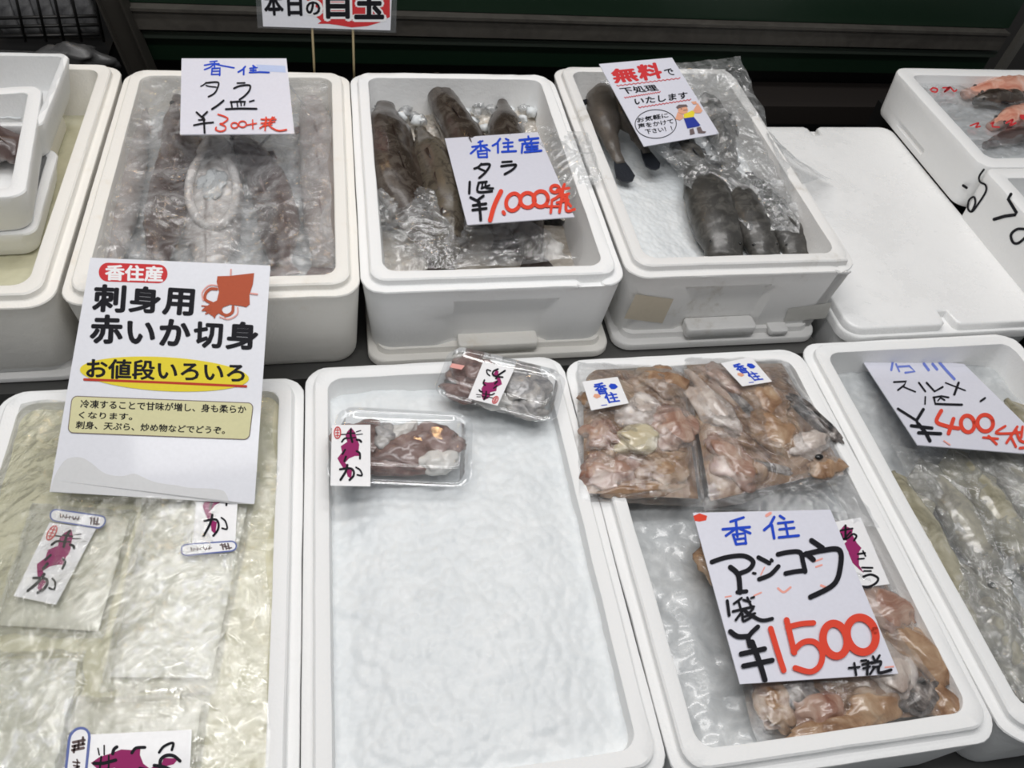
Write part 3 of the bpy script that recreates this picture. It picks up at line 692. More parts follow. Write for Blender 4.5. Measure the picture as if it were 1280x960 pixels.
def yawed_tray(label, cr_, fr_, lx, zb, zt, wall):
    '''small tray whose right edge runs from the back corner cr_ to the front corner fr_'''
    uy = (cr_-fr_); uy.z = 0; ly = uy.length; uy.normalize(); ux = Vector((uy.y, -uy.x, 0)); c_ = cr_-ux*lx/2-uy*ly/2
    o = foam_box('foam_tray', label, -lx/2, lx/2, -ly/2, ly/2, zb, zt, zb+.012, M['foam_blue'], 'tray', 'small foam trays in the far left box', ledge=False, wall=wall, draft=.014, r=.022)
    o.location = (c_.x, c_.y, zb); o.rotation_euler.z = math.atan2(-uy.x, uy.y)
    return c_, ux, uy
yawed_tray('lower small foam tray of the front pair in the far left box', at(74, 186, .165), at(44, 292, .165), .26, .113, .165, .016)
yawed_tray('upper small foam tray stacked on another, holding pink fish', at(54, 106, .238), at(31, 244, .238), .24, .166, .238, .022)
fish('small_fish', 'pinkish fish lying in the upper stacked tray', [at(-50, 175, .205), at(-15, 180, .212), at(10, 185, .212), at(20, 200, .205)], [.008, .045, .048, .030, .01], [.008, .03, .03, .02, .008], M['cod_grey'], M['fin_grey'], 'fish in small foam trays', tail=0, eye=.004)
a = at(-30, 118, .196); b = at(26, 150, .196)
ice_bed('ice', 'white ice in the upper stacked tray behind the pink fish', a.x-.02, b.x, b.y, a.y, .198, M['ice'], .005, 22, n=40)
pl = Plane((0, 1.0, .14), (0, -1, .1)); 
lt = thing('printed_label', 'small black edged label on the lower stacked tray', 'label', at(14, 280, .17)); ORG[lt.name] = Vector(lt.location)
plh = tilt(14, 280, .1665, 0, 0)
mb = MB(); draw_poly(plh, [(-10, 274), (33, 273), (27, 284), (-10, 285)], mb, .0004); mb.build('label_base', M['ink_black'], lt)
mb = MB(); draw_poly(plh, [(2, 276.5), (25, 276), (22, 282), (1, 282.5)], mb, .0008); mb.build('label_face', M['ghost'], lt)

# ================================================================== BOX A: GREY COD UNDER FILM
ice_bed('ice', 'wet grey ice under the film in the 300 yen fish box', -.384, -.036, .898, 1.470, .128, M['ice_grey'], .007, 1)
GA = 'grey fish in the 300 yen box'
zA = .15
def W(*a): return [x*1.0 for x in a]
A_ = [('leftmost grey fish in the 300 yen box', [(172, 105), (160, 180), (150, 250), (138, 335)], [.012, .03, .034, .030, .014], M['cod_pale']),
      ('second grey fish from the left in the 300 yen box', [(222, 120), (226, 190), (212, 250), (196, 330)], [.010, .03, .036, .032, .016], M['cod_grey']),
      ('grey fish with split pale belly in the middle of the 300 yen box', [(268, 160), (270, 215), (268, 270), (262, 340)], [.010, .036, .045, .042, .02], M['cod_pale']),
      ('pinkish grey fish right of the split belly in the 300 yen box', [(290, 160), (328, 215), (346, 265), (352, 335)], [.010, .026, .034, .034, .016], M['cod_grey']),
      ('rightmost grey fish in the 300 yen box', [(388, 108), (396, 175), (402, 250), (404, 335)], [.012, .03, .034, .032, .016], M['cod_pale'])]
for i, (lb, sp, Wd, sk) in enumerate(A_):
    fish('grey_fish', lb, [at(x, y, zA+(.006 if i in (1, 3) else 0)) for x, y in sp], Wd, [w_*.8 for w_ in Wd], sk, M['fin_grey'], GA, tail=.04, tailspread=.03, eye=.005, roll=(0, .3, PI, -.4, .1)[i], dorsal=i != 2)
# opened belly: a rim of flesh round a hollow of ice
mb = MB(); mb.tube([at(*p, .180) for p in loop(oval(266, 238, 30, 46, 26))], .0075, 8)
o = mb.build('belly_flap', M['cod_pale']); setp(o, 'open oval belly cut with ice inside, middle of the 300 yen box', 'fish belly')
mb = MB(); lump(mb, at(266, 232, .181), .022, .045, .010, 0, 4, .35); setp(mb.build('ice_lump', M['ice_grey']), 'wet lump of ice inside the open belly cut', 'ice')
def zfA(p, u, v, z):
    e = min(1, 9*min(u, 1-u, v, 1-v)); x = (p.x+.21)/.15
    return lerp(z, .188+.004*math.cos(x*9)+.003*noise.noise(p*14), e)
film('plastic_sheet', 'crumpled clear film covering the grey fish in the 300 yen box', [(-.375, 1.465, .196), (-.044, 1.465, .196), (-.042, .905, .188), (-.376, .905, .188)], M['film_a'], .0075, 2, 220, 260, 1.15, zf=zfA)

# ================================================================== BOX B: DARK COD
ice_bed('ice', 'lumpy clear ice round the heads of the dark brown fish', .026, .374, 1.12, 1.474, .128, M['ice_dirty'], .013, 5, 1.3, n=140)
ice_bed('ice', 'stained melting ice at the front of the 1,000 yen fish box', .026, .374, .902, 1.125, .102, M['ice_dirty'], .005, 6, n=70)
GBf = 'dark brown fish in the 1,000 yen box'
fish('cod', 'dark brown fish nearest the left wall of the 1,000 yen box', [at(482, 135, .145), at(487, 190, .155), at(502, 240, .155), at(530, 285, .14), at(548, 330, .125)], [.020, .050, .056, .042, .018], [.016, .036, .038, .028, .010], M['cod_dark'], M['fin_brown'], GBf, tail=.05, roll=.35, eye=.0022, pect=False)
fish('cod', 'dark brown fish with raised blunt head at the back of its ice', [at(543, 100, .165), at(558, 135, .158), at(585, 185, .15), at(610, 245, .14), at(630, 300, .13)], [.022, .034, .042, .036, .016], [.016, .030, .034, .028, .012], M['cod_dark'], M['fin_brown'], GBf, tail=.05, eye=.0022, pect=False)
fish('cod', 'brown fish half hidden behind the 1,000 yen card', [at(628, 130, .15), at(632, 160, .155), at(642, 215, .15), at(655, 270, .145), at(668, 325, .12)], [.012, .036, .042, .038, .018], [.012, .03, .034, .028, .012], M['cod_dark'], M['fin_brown'], GBf, tail=.04, eye=.0022, pect=False)
fish('cod', 'olive brown fish between the left fish and the 1,000 yen card', [at(525, 165, .15), at(542, 205, .158), at(556, 250, .155), at(560, 300, .14), at(556, 338, .12)], [.012, .032, .036, .030, .016], [.012, .028, .03, .024, .012], M['cod_olive'], M['fin_brown'], GBf, tail=.05, roll=-.3, eye=.0022, pect=False)
# loose ice chunks
for i in range(70):
    px = R_.choice([R_.uniform(462, 535), R_.uniform(575, 690)]); py = R_.uniform(106, 160)
    mb = MB(); c = at(px, py, .142); lump(mb, c, R_.uniform(.007, .014), R_.uniform(.007, .014), R_.uniform(.006, .011), R_.uniform(0, 3), i*1.7, .5, 2)
    setp(mb.build('ice_chunk', M['iceclear'] if i % 3 else M['ice']), 'clear loose ice chunk behind the dark brown fish heads', 'ice chunk', 'loose ice chunks in the 1,000 yen box')
def zfB(p, u, v, z):
    return z+.006*noise.noise(p*16)+.010*math.sin(u*7)*math.sin(v*3)
film('plastic_sheet', 'crumpled clear film over the lower half of the dark brown fish', [at(462, 218, .172), at(640, 262, .176), at(722, 322, .158), at(470, 344, .142)], M['film_haze'], .012, 6, 150, 130, 1.3, zf=zfB, wob=.01)
film('plastic_sheet', 'loose clear film bunched over the right rim of the dark brown fish box', [at(640, 150, .172), at(735, 168, .202), at(752, 225, .202), at(700, 255, .18)], M['film_haze'], .014, 8, 110, 90, 1.6, zf=lambda p, u, v, z: z+.010*noise.noise(p*20)+.012*math.sin(PI*u)*math.sin(PI*v))

# ================================================================== BOX C: DARK GREY FISH
def zfC(p, u, v): return .128+.020*math.exp(-((p.x-.50)/.07)**2)*sm(1.32, 1.05, p.y)+.01*math.sin(p.x*20)
ice_bed('ice', 'fine white crushed ice heaped at the left of the dark grey fish', .436, .778, .916, 1.508, .13, M['ice'], .0035, 9, 1.6, zf=zfC, n=150)
GC = 'dark grey fish in the worn box'
fish('rockfish', 'brown grey fish with black tail at the left wall of the worn box', [at(752, 105, .165), at(755, 140, .168), at(765, 180, .162), at(775, 205, .155)], [.012, .034, .034, .016, .010], [.01, .026, .026, .012, .006], M['rock_fish_brown'], M['fin_dark'], GC, tail=.062, tailspread=.019, roundtail=True, eye=0, dorsal=False)
fish('rockfish', 'slim fish with rounded dark tail just left of the red lettered card', [at(765, 110, .165), at(782, 145, .17), at(800, 178, .165), at(808, 192, .16)], [.012, .028, .026, .012, .009], [.01, .024, .022, .010, .006], M['rock_fish_brown'], M['fin_dark'], GC, tail=.055, tailspread=.016, roundtail=True, eye=0, dorsal=False)
fish('rockfish', 'dark fish under film just right of the red lettered card', [at(880, 118, .15), at(895, 150, .158), at(908, 185, .155), at(914, 225, .145)], [.010, .026, .028, .018, .008], [.01, .024, .024, .014, .006], M['rock_fish'], M['fin_dark'], GC, tail=.04, tailspread=.02)
fish('rockfish', 'dark fish under film nearest the right wall of the worn box', [at(908, 112, .14), at(926, 148, .15), at(946, 185, .148), at(960, 225, .14)], [.010, .024, .028, .020, .008], [.01, .022, .024, .014, .006], M['rock_fish'], M['fin_dark'], GC, tail=.04, tailspread=.02)
fish('rockfish', 'dark fish with bluish back under film below the red lettered card', [at(845, 172, .155), at(862, 195, .165), at(880, 218, .16), at(892, 240, .15)], [.010, .026, .026, .014, .006], [.01, .022, .022, .012, .005], M['rock_fish'], M['fin_dark'], GC, tail=.03, tailspread=.016)
fish('rockfish', 'large dark grey fish beside the ice heap, leftmost of the front heads', [at(905, 326, .142), at(903, 306, .15), at(893, 275, .156), at(884, 240, .156), at(872, 200, .14)], [.032, .044, .046, .038, .014], [.018, .030, .032, .026, .008], M['rock_fish'], M['fin_dark'], GC, tail=.04, eye=.003, dorsal=False, pect=False)
fish('rockfish', 'dark grey fish in the middle of the three front heads', [at(958, 326, .142), at(950, 304, .15), at(935, 275, .156), at(922, 244, .150), at(908, 210, .14)], [.027, .035, .037, .029, .010], [.016, .028, .030, .024, .008], M['rock_fish'], M['fin_dark'], GC, tail=.04, eye=.003, dorsal=False, pect=False)
fish('rockfish', 'dark grey fish rightmost of the three front heads', [at(998, 324, .134), at(990, 304, .142), at(972, 278, .148), at(955, 250, .142), at(940, 222, .134)], [.027, .037, .038, .028, .010], [.016, .028, .028, .022, .008], M['rock_fish'], M['fin_dark'], GC, tail=.04, eye=.003, dorsal=False, pect=False)
def zfC2(p, u, v, z): return z+.006*noise.noise(p*15)+.004*math.sin(PI*u)*math.sin(PI*v)-.012*sm(.75, .3, u)*sm(.9, .5, v)
film('plastic_sheet', 'crumpled clear film over the right half of the dark grey fish', [at(745, 86, .195), at(925, 72, .216), at(1012, 270, .172), at(858, 232, .178)], M['film_haze'], .012, 11, 150, 170, 1.4, zf=zfC2, wob=.01)
film('plastic_sheet', 'clear film drooping towards the three front fish heads in the worn box', [at(868, 215, .182), at(1000, 225, .185), at(1000, 290, .172), at(935, 288, .172)], M['film_haze'], .012, 12, 100, 90, 1.4, zf=zfC2)
film('plastic_sheet', 'clear film flap hanging over the worn box rim on to the flat lid', [at(958, 165, .207), (.86, 1.36, .110), at(1042, 226, .106), at(985, 238, .205)], M['film'], .008, 13, 90, 90, 1.2, zf=lambda p, u, v, z: z+.012*math.sin(PI*u)+.004*noise.noise(p*20))

# ================================================================== BOX K: CREAM SQUID PACKS
ice_bed('squid_slush', 'smooth cream slush under the squid packs at lower left', -.475, -.125, .232, .786, .076, M['cream_ice'], .004, 15, .6, cat='slush')
def akaika(box, inks, par, tagquad=None):
    """magenta brush label; box maps the unit square to the photo's quad, inks = plane"""
    pl, q = inks, box
    def U(pts):
        out = []
        for x, y in pts:
            u = (x-135)/440; v = (y-155)/700; a, b, c, d = q
            out.append(tuple(lerp(lerp(a[i], b[i], u), lerp(d[i], c[i], u), v) for i in (0, 1)))
        return out
    k = math.dist(q[0], q[1])/440
    mb = MB(); o = [.0006]
    def of(): o[0] += .00004; return o[0]
    draw_poly(pl, U([(355, 185), (400, 240), (425, 320), (450, 380), (442, 450), (460, 510), (400, 512), (335, 540), (292, 590), (325, 620), (330, 655), (275, 655), (232, 590), (205, 540), (255, 470), (240, 400), (312, 350), (292, 280), (312, 230)]), mb, of())
    draw_poly(pl, U([(300, 655), (372, 675), (364, 775), (322, 745)]), mb, of())
    mb.build('magenta_art', M['magenta'], par, label='magenta brush art')
    mb = MB()
    for pts, wd in (([(415, 235), (465, 220)], 12), ([(415, 268), (485, 260)], 12), ([(240, 266), (300, 264)], 14), ([(252, 350), (275, 318), (305, 305)], 22), ([(420, 325), (452, 330), (470, 348)], 26), ([(420, 455), (455, 480), (458, 540)], 24), ([(352, 205), (350, 270), (370, 350)], 26), ([(310, 250), (400, 250)], 16), ([(305, 310), (405, 300)], 14), ([(290, 440), (262, 490)], 22), ([(300, 520), (285, 570)], 26),
                    ([(238, 665), (300, 655), (360, 655), (390, 690), (385, 740), (345, 785)], 26), ([(318, 615), (300, 690), (245, 785)], 28), ([(415, 640), (460, 670), (482, 730), (430, 725)], 20)):
        draw_stroke(pl, U(pts), wd*k, mb, of())
    mb.build('black_brushwork', M['ink_black'], par, label='black brush strokes')
    mb = MB(); draw_stroke(pl, U(loop(oval(200, 245, 36, 66, 20))), 12*k, mb, of(), False)
    draw_stroke(pl, U([(180, 215), (220, 215)]), 9*k, mb, of()); draw_stroke(pl, U([(180, 245), (220, 245)]), 9*k, mb, of()); draw_stroke(pl, U([(200, 195), (200, 295)]), 9*k, mb, of()); draw_stroke(pl, U([(182, 275), (220, 275)]), 9*k, mb, of())
    mb.build('red_seal', M['print_red'], par, label='small red oval seal')
def sticker(par, quad, pl, off=.0, mt='sticker', name='label'):
    mb = MB(); P0 = [pl.hit(*q, -.0002) for q in quad]; P1 = [pl.hit(*q, .0004) for q in quad]; mb.loft([P0, P1], smooth=False)
    return mb.build(name, M[mt], par)
def tag(par, quad, pl, vertical=False):
    """blue outlined oval tag with small illegible print"""
    def U(x, y):
        a, b, c, d = quad; return tuple(lerp(lerp(a[i], b[i], x), lerp(d[i], c[i], x), y) for i in (0, 1))
    asp = math.dist(quad[0], quad[1])/math.dist(quad[0], quad[3]); r = .5/asp
    P = [U(*p) for p in [(r+r*math.cos(t), .5+.5*math.sin(t)) for t in [PI/2+PI*i/8 for i in range(9)]]+[(1-r+r*math.cos(t), .5+.5*math.sin(t)) for t in [-PI/2+PI*i/8 for i in range(9)]]]
    mb = MB(); mb.loft([[pl.hit(*p, .0004) for p in P], [pl.hit(*p, .0008) for p in P]], smooth=False); tg = mb.build('oval_tag', M['sticker'], par, label='blue outlined oval tag')
    mb = MB(); draw_stroke(pl, loop(P), math.dist(quad[0], quad[3])*.13, mb, .0010, False); mb.build('tag_outline', M['print_tagblue'], tg)
    mb = MB(); rr_ = random.Random(3); h = math.dist(quad[0], quad[3])
    for i in range(7):
        x = r+.08+i*.055*(1-2*r)/.7*.9
        for y0_, y1_ in ((.36, .64),): draw_stroke(pl, [U(x, y0_+rr_.uniform(-.08, .05)), U(x+rr_.uniform(-.02, .03), y1_)], h*.09, mb, .0010, False)
        draw_stroke(pl, [U(x-.012, rr_.uniform(.4, .6)), U(x+.03, rr_.uniform(.4, .6))], h*.08, mb, .0010, False)
    for i in range(3):
        x = 1-r-.16+i*.055; draw_stroke(pl, [U(x, .22), U(x+.02, .76)], h*.14, mb, .0010, False); draw_stroke(pl, [U(x-.03, .3+.2*i), U(x+.06, .32+.18*i)], h*.12, mb, .0010, False)
    mb.build('small_print', M['print_grey'], tg)
GK = 'bagged squid packs in the lower left box'
def squid_pack(label, quad, z, th, cont, seed):
    P = [at(x, y, z) for x, y in quad]; c = sum(P, Vector())/4
    t = thing('squid_pack', label, 'squid pack', (c.x, c.y, z-th/2), GK); ORG[t.name] = Vector(t.location)
    pillow('bag_film', P, th, M['bag'], t, seed, .0022)
    mb = MB(); u = (P[1]-P[0]); v = (P[3]-P[0])
    def fn(sg):
        def f_(a, b):
            p = P[0].lerp(P[1], lerp(.06, .94, a)).lerp(P[3].lerp(P[2], lerp(.06, .94, a)), lerp(.06, .94, b))
            e = (1-(2*a-1)**6)*(1-(2*b-1)**6); p.z += sg*e*th*.36+sg*.003*noise.noise(p*45+Vector((seed, 0, 0)))*e+sg*.002*noise.noise(p*110)*e; return p
        return f_
    mb.grid(fn(1), 50, 60); mb.grid(fn(-1), 20, 20); mb.build('squid_fillet', M[cont], t, recalc=False)
    return t
zK = .082
p1_ = squid_pack('squid pack with tilted magenta label and oval tag, at the left edge', [(40, 628), (172, 640), (128, 800), (-14, 792)], zK, .018, 'squidcream' if 'squidcream' in M else 'frost', 1)
p2_ = squid_pack('frosted white squid pack poking out below the poster, tag at its top', [(186, 590), (326, 590), (268, 868), (124, 866)], zK, .020, 'frost', 2)
p3_ = squid_pack('squid pack at the bottom edge with a sideways magenta label', [(86, 872), (264, 866), (244, 1010), (60, 1010)], zK+.004, .020, 'squidcream', 3)
p4_ = squid_pack('squid pack in wrinkled grey film at the lower left corner', [(-50, 815), (108, 812), (84, 1000), (-60, 1000)], zK-.004, .018, 'frost', 4)
plK = tilt(60, 700, zK+.0145, 0, 0)
l_ = sticker(p1_, [(62, 653), (120, 661), (70, 756), (17, 745)], plK); akaika([(62, 653), (120, 661), (70, 756), (17, 745)], plK, l_); tag(p1_, [(64, 636), (134, 646), (128, 661), (62, 650)], plK)
plK = tilt(260, 650, zK+.0155, 0, 0)
q_ = [(251, 572), (300, 572), (294, 680), (240, 681)]; l_ = sticker(p2_, q_, plK); akaika(q_, plK, l_); tag(p2_, [(226, 681), (295, 676), (296, 688), (227, 695)], plK)
plK = tilt(170, 950, zK+.0205, 0, 0)
q_ = [(103, 990), (113, 918), (240, 912), (236, 986)]; l_ = sticker(p3_, q_, plK); akaika(q_, plK, l_); tag(p3_, [(78, 1000), (88, 911), (113, 909), (104, 998)], plK)
film('plastic_sheet', 'glossy clear film stretched over the cream squid packs at lower left', [(-.470, .780, .090), (-.131, .780, .090), (-.128, .240, .091), (-.472, .240, .091)], M['film_cream'], .0032, 17, 190, 230, 1.2, zf=lambda p, u, v, z: z+.012*math.sin(PI*u)*sm(0, .2, v)*sm(1, .8, v)+.003*noise.noise(p*12))

# ================================================================== BOX G: ICE AND TWO CLAMSHELL TRAYS
def zfG(p, u, v): return .070+.010*sm(.0, .25, u)*sm(1, .75, u)*sm(0, .1, v)-.008*sm(.45, .9, v)*(1-sm(.25, .5, abs(u-.5)))-.016*sm(.93, .99, v)
ice_bed('ice', 'smooth white bed of crushed ice filling the bottom centre box', -.066, .276, .225, .806, .074, M['ice'], .0048, 30, 1.1, zf=zfG, n=160)
def clamshell(label, c, yaw, lx, ly, h, pieces, z0):
    xf_ = Matrix.Translation(c) @ Matrix.Rotation(yaw, 4, 'Z')
    t = thing('clamshell_tray', label, 'tray', c, 'clear clamshell trays of squid on the ice'); ORG[t.name] = Vector(t.location)
    def rows(pr, rib=0):
        out = []
        for i, z, r in pr:
            L_ = rr(-lx/2+i, lx/2-i, -ly/2+i, ly/2-i, z, r, 5, tuple(k/24 for k in range(1, 24)), tuple(k/14 for k in range(1, 14)))
            if rib and 0.004 < z < h*.5:
                for k, v in enumerate(L_):
                    if k % 2: v.x *= .988; v.y *= .985
            out.append([xf_ @ v for v in L_])
        return out
    mb = MB(); mb.loft(rows([(.016, .0, .012), (.013, .003, .014), (.009, h*.48, .016), (.004, h*.5, .018), (0, h*.5, .02), (0, h*.52, .02)], 1), cap1=False); mb.build('tray_base', M['clear'], t, sharp=50)
    mb = MB(); mb.loft(rows([(0, h*.53, .02), (.004, h*.54, .02), (.008, h*.60, .016), (.011, h*.93, .014), (.014, h, .012), (.022, h, .01), (.024, h-.002, .01)]), cap0=False); mb.build('tray_lid', M['clear'], t, sharp=50)
    for nm, mt, (x, y, z), rx, ry, rz, ro, sd in pieces:
        mb = MB(); lump(mb, xf_ @ Vector((x, y, z)), rx, ry, rz, ro+yaw, sd, .3); mb.build(nm, M[mt], t)
    return t, xf_
a = at(408, 612, .088); b = at(588, 620, .088); c_ = at(590, 530, .088); yaw = math.atan2((b-a).y, (b-a).x)
cen = (a+c_)/2
T1, X1 = clamshell('clear clamshell tray of brown squid with its label at the left end', Vector((cen.x, cen.y, .086)), yaw, (b-a).length, (c_-b).length, .044,
    [('squid_piece', 'squidbrown', (-.055, .005, .018), .040, .036, .016, 0, 1), ('squid_piece', 'squidbrown', (0, -.004, .02), .045, .034, .016, .5, 2), ('squid_piece', 'squidbrown', (.045, .012, .022), .034, .026, .015, -.3, 3),
     ('squid_piece', 'squidwhite', (.05, -.022, .021), .028, .018, .014, .2, 4), ('squid_piece', 'squidwhite', (0.0, .022, .024), .022, .014, .014, .7, 5), ('squid_piece', 'squidbrown', (-.01, -.026, .016), .05, .016, .013, 0, 6), ('squid_piece', 'squidgrey', (-.025, .012, .027), .018, .022, .012, 0, 7)], 0)
q_ = [(415, 531), (463, 531), (463, 608), (413, 607)]
pl1 = tilt(438, 570, .1308, 0, 0); l_ = sticker(T1, q_, pl1); akaika(q_, pl1, l_)
a = at(541, 503, .092); b = at(690, 540, .092); yaw = math.atan2((b-a).y, (b-a).x); d = at(560, 450, .128)
per = Vector((-math.sin(yaw), math.cos(yaw), 0)); lx = (b-a).length*1.02; ly = .098
cen = (a+b)/2+per*ly/2
T2, X2 = clamshell('clear clamshell tray of brown and grey squid lying askew at the back', Vector((cen.x, cen.y, .088)), yaw, lx, ly, .044,
    [('squid_piece', 'squidbrown', (-.045, .010, .022), .036, .034, .018, 0, 11), ('squid_piece', 'squidbrown', (-.055, -.028, .014), .026, .014, .013, 0, 12), ('squid_piece', 'squidgrey', (.03, .008, .022), .036, .034, .017, .2, 13), ('squid_piece', 'squidgrey', (.052, -.008, .02), .024, .03, .015, 0, 14), ('squid_piece', 'squidwhite', (.0, -.026, .015), .03, .016, .014, 0, 15), ('squid_piece', 'squidgrey', (.045, -.03, .014), .034, .014, .012, 0, 16)], 0)
q_ = [(643, 461), (604, 452), (585, 498), (622, 507)]; q_ = [q_[3], q_[2], q_[1], q_[0]]
pl2 = tilt(614, 480, .1328, 0, 0); l_ = sticker(T2, q_, pl2); akaika(q_, pl2, l_)
mb = MB(); P = [(565, 454), (581, 457), (577, 462), (562, 459)]; mb.loft([[pl2.hit(*p, 0) for p in P], [pl2.hit(*p, .0006) for p in P]], smooth=False); mb.build('small_sticker', M['print_pink'], T2, label='tiny pale pink sticker')

# ================================================================== BOX H: ANGLERFISH BAGS
ice_bed('ice', 'wet grey crushed ice under the bags of pink fish pieces', .334, .684, .216, .797, .044, M['ice_grey'], .006, 33, .45, n=120)
GH = 'clear bags of pink fish pieces'
def fish_bag(label, quad, z, th, pieces, seed, zs=None):
    P = [at(x, y, (zs[i] if zs else z)) for i, (x, y) in enumerate(quad)]; c = sum(P, Vector())/4
    t = thing('fish_bag', label, 'bag', (c.x, c.y, z-th/2), GH); ORG[t.name] = Vector(t.location)
    pillow('bag_film', P, th, M['bag'], t, seed, .004, 100, 1.5)
    mb = MB()
    def fb(sg):
        def f_(a, b):
            p = P[0].lerp(P[1], lerp(.05, .95, a)).lerp(P[3].lerp(P[2], lerp(.05, .95, a)), lerp(.05, .95, b))
            e = (1-(2*a-1)**6)*(1-(2*b-1)**6); p.z += sg*e*th*(.20 if sg > 0 else .30)+sg*.005*noise.noise(p*38+Vector((seed, 0, 0)))*e; return p
        return f_
    mb.grid(fb(1), 50, 50); mb.grid(fb(-1), 16, 16); mb.build('fish_flesh', M['ang_base'], t, recalc=False)
    for nm, mt, px, py, rx, ry, rz, ro, sd in pieces:
        mb = MB(); lump(mb, at(px, py, z+R_.uniform(.001, .005)+(.007 if 'liver' in mt else 0)), rx, ry, rz, ro, sd, .3, 4); mb.build(nm, M[mt], t)
    return t
b1 = fish_bag('square clear bag of tan fish pieces at the left, with a cream liver', [(722, 452), (858, 458), (882, 634), (722, 626)], .088, .036,
    [('fish_piece', 'ang_tan', 762, 500, .040, .034, .015, .3, 1), ('fish_piece', 'ang_tan', 826, 480, .044, .032, .016, -.2, 2), ('fish_piece', 'ang_pink', 840, 535, .036, .040, .016, .1, 3), ('fish_piece', 'ang_tan', 830, 588, .042, .030, .016, .2, 4), ('fish_piece', 'ang_pink', 764, 590, .040, .030, .016, 0, 5), ('fish_piece', 'ang_pink', 752, 545, .028, .03, .015, 0, 6),
     ('fish_liver', 'ang_liver', 798, 548, .036, .024, .012, .15, 7), ('fish_piece', 'ang_skin', 772, 608, .022, .006, .010, -.2, 8), ('fish_piece', 'ang_tan', 800, 612, .06, .012, .012, 0, 9), ('fish_piece', 'ang_pale', 800, 515, .035, .03, .014, .4, 10)], 41)
b2 = fish_bag('slanting clear bag of pink fish with a dark eyed jaw piece', [(850, 446), (980, 448), (1068, 592), (880, 640)], .088, .040,
    [('fish_piece', 'ang_pale', 888, 510, .026, .072, .018, .28, 21), ('fish_piece', 'ang_pink', 912, 575, .030, .045, .018, .35, 22), ('fish_piece', 'ang_tan', 930, 590, .036, .022, .015, 0, 23), ('fish_piece', 'ang_pink', 905, 480, .022, .045, .016, .5, 24), ('fish_piece', 'ang_tan', 955, 505, .036, .050, .021, .45, 25), ('fish_piece', 'ang_tan', 968, 545, .040, .046, .022, .5, 26), ('fish_piece', 'ang_skin', 940, 520, .010, .085, .012, .42, 27), ('fish_piece', 'ang_pale', 1008, 556, .034, .022, .020, .3, 28), ('fish_piece', 'ang_skin', 1012, 520, .014, .055, .015, .48, 29), ('fish_piece', 'ang_tan', 1030, 585, .03, .018, .012, 0, 30), ('fish_piece', 'ang_skin', 955, 585, .045, .008, .011, -.3, 31)], 42)
mb = MB(); mb.ball(at(1024, 571, .106), .0055, 3, (1.2, .8, .6)); mb.build('eye', M['eye'], b2)
b3 = fish_bag('large clear bag of fish pieces lying under the 1500 yen card', [(866, 636), (1072, 640), (1212, 906), (948, 932)], .071, .036,
    [('fish_piece', 'ang_tan', 900, 700, .03, .04, .014, 0, 51), ('fish_piece', 'ang_pink', 985, 700, .05, .05, .015, 0, 52), ('fish_piece', 'ang_tan', 1060, 690, .025, .04, .014, .4, 53), ('fish_piece', 'ang_pink', 1105, 765, .034, .045, .017, .5, 54), ('fish_piece', 'ang_tan', 1145, 815, .024, .05, .018, .5, 55), ('fish_piece', 'ang_pale', 1110, 840, .03, .035, .016, .2, 56), ('fish_piece', 'ang_skin', 1150, 870, .032, .016, .014, .4, 57), ('fish_piece', 'ang_tan', 1085, 885, .038, .020, .015, .1, 58), ('fish_piece', 'ang_pink', 1025, 888, .036, .022, .016, 0, 59), ('fish_piece', 'ang_skin', 1000, 868, .026, .020, .015, -.3, 60), ('fish_piece', 'ang_tan', 970, 880, .022, .03, .013, 0, 61), ('fish_piece', 'ang_tan', 1040, 910, .06, .014, .012, .1, 62), ('fish_piece', 'ang_tan', 1180, 880, .018, .03, .014, .4, 63), ('fish_piece', 'ang_pink', 1000, 790, .06, .05, .014, 0, 64)], 43)
def kasumi(par, q, pl):
    def U(x, y):
        a, b, c, d = q; return tuple(lerp(lerp(a[i], b[i], x), lerp(d[i], c[i], x), y) for i in (0, 1))
    l_ = sticker(par, q, pl)
    mb = MB(); draw_text(pl, '香', U(.28, .52), U(.60, .54), U(.26, .12), mb, .0008, .035); draw_text(pl, '住', U(.46, .86), U(.80, .88), U(.44, .5), mb, .0008, .035)
    draw_poly(pl, [U(*p) for p in [(.66, .28), (.74, .2), (.86, .24), (.9, .36), (.8, .42), (.7, .4)]], mb, .0009); draw_stroke(pl, [U(.3, .9), U(.44, .91)], 1.0, mb, .0008)
    mb.build('blue_print', M['ink_blue'], l_, label='blue characters and fish mark')
    mb = MB(); draw_poly(pl, [U(*p) for p in [(.16, .55), (.22, .47), (.34, .5), (.36, .6), (.24, .64)]], mb, .0009); mb.build('orange_mark', M['print_skin'], l_, label='orange mark')
kasumi(b1, [(728, 477), (772, 471), (786, 504), (739, 513)], tilt(755, 490, .1115, 0, 0))
kasumi(b2, [(901, 454), (939, 446), (965, 477), (928, 483)], tilt(933, 465, .1165, 0, 0))
q_ = [(1038, 653), (1076, 647), (1112, 730), (1068, 736)]; pl3 = tilt(1070, 690, .0895, 0, 0); l_ = sticker(b3, q_, pl3)
z8 = Z(1030, 630, 8)
mb = MB(); draw_poly(pl3, z8((200, 215), (290, 250), (280, 300), (330, 390), (375, 440), (350, 480), (350, 560), (350, 610), (400, 690), (350, 650), (255, 560), (245, 480), (200, 400), (230, 370), (170, 330), (155, 270)), mb, .0008); mb.build('magenta_art', M['magenta'], l_, label='magenta brush art')
mb = MB()
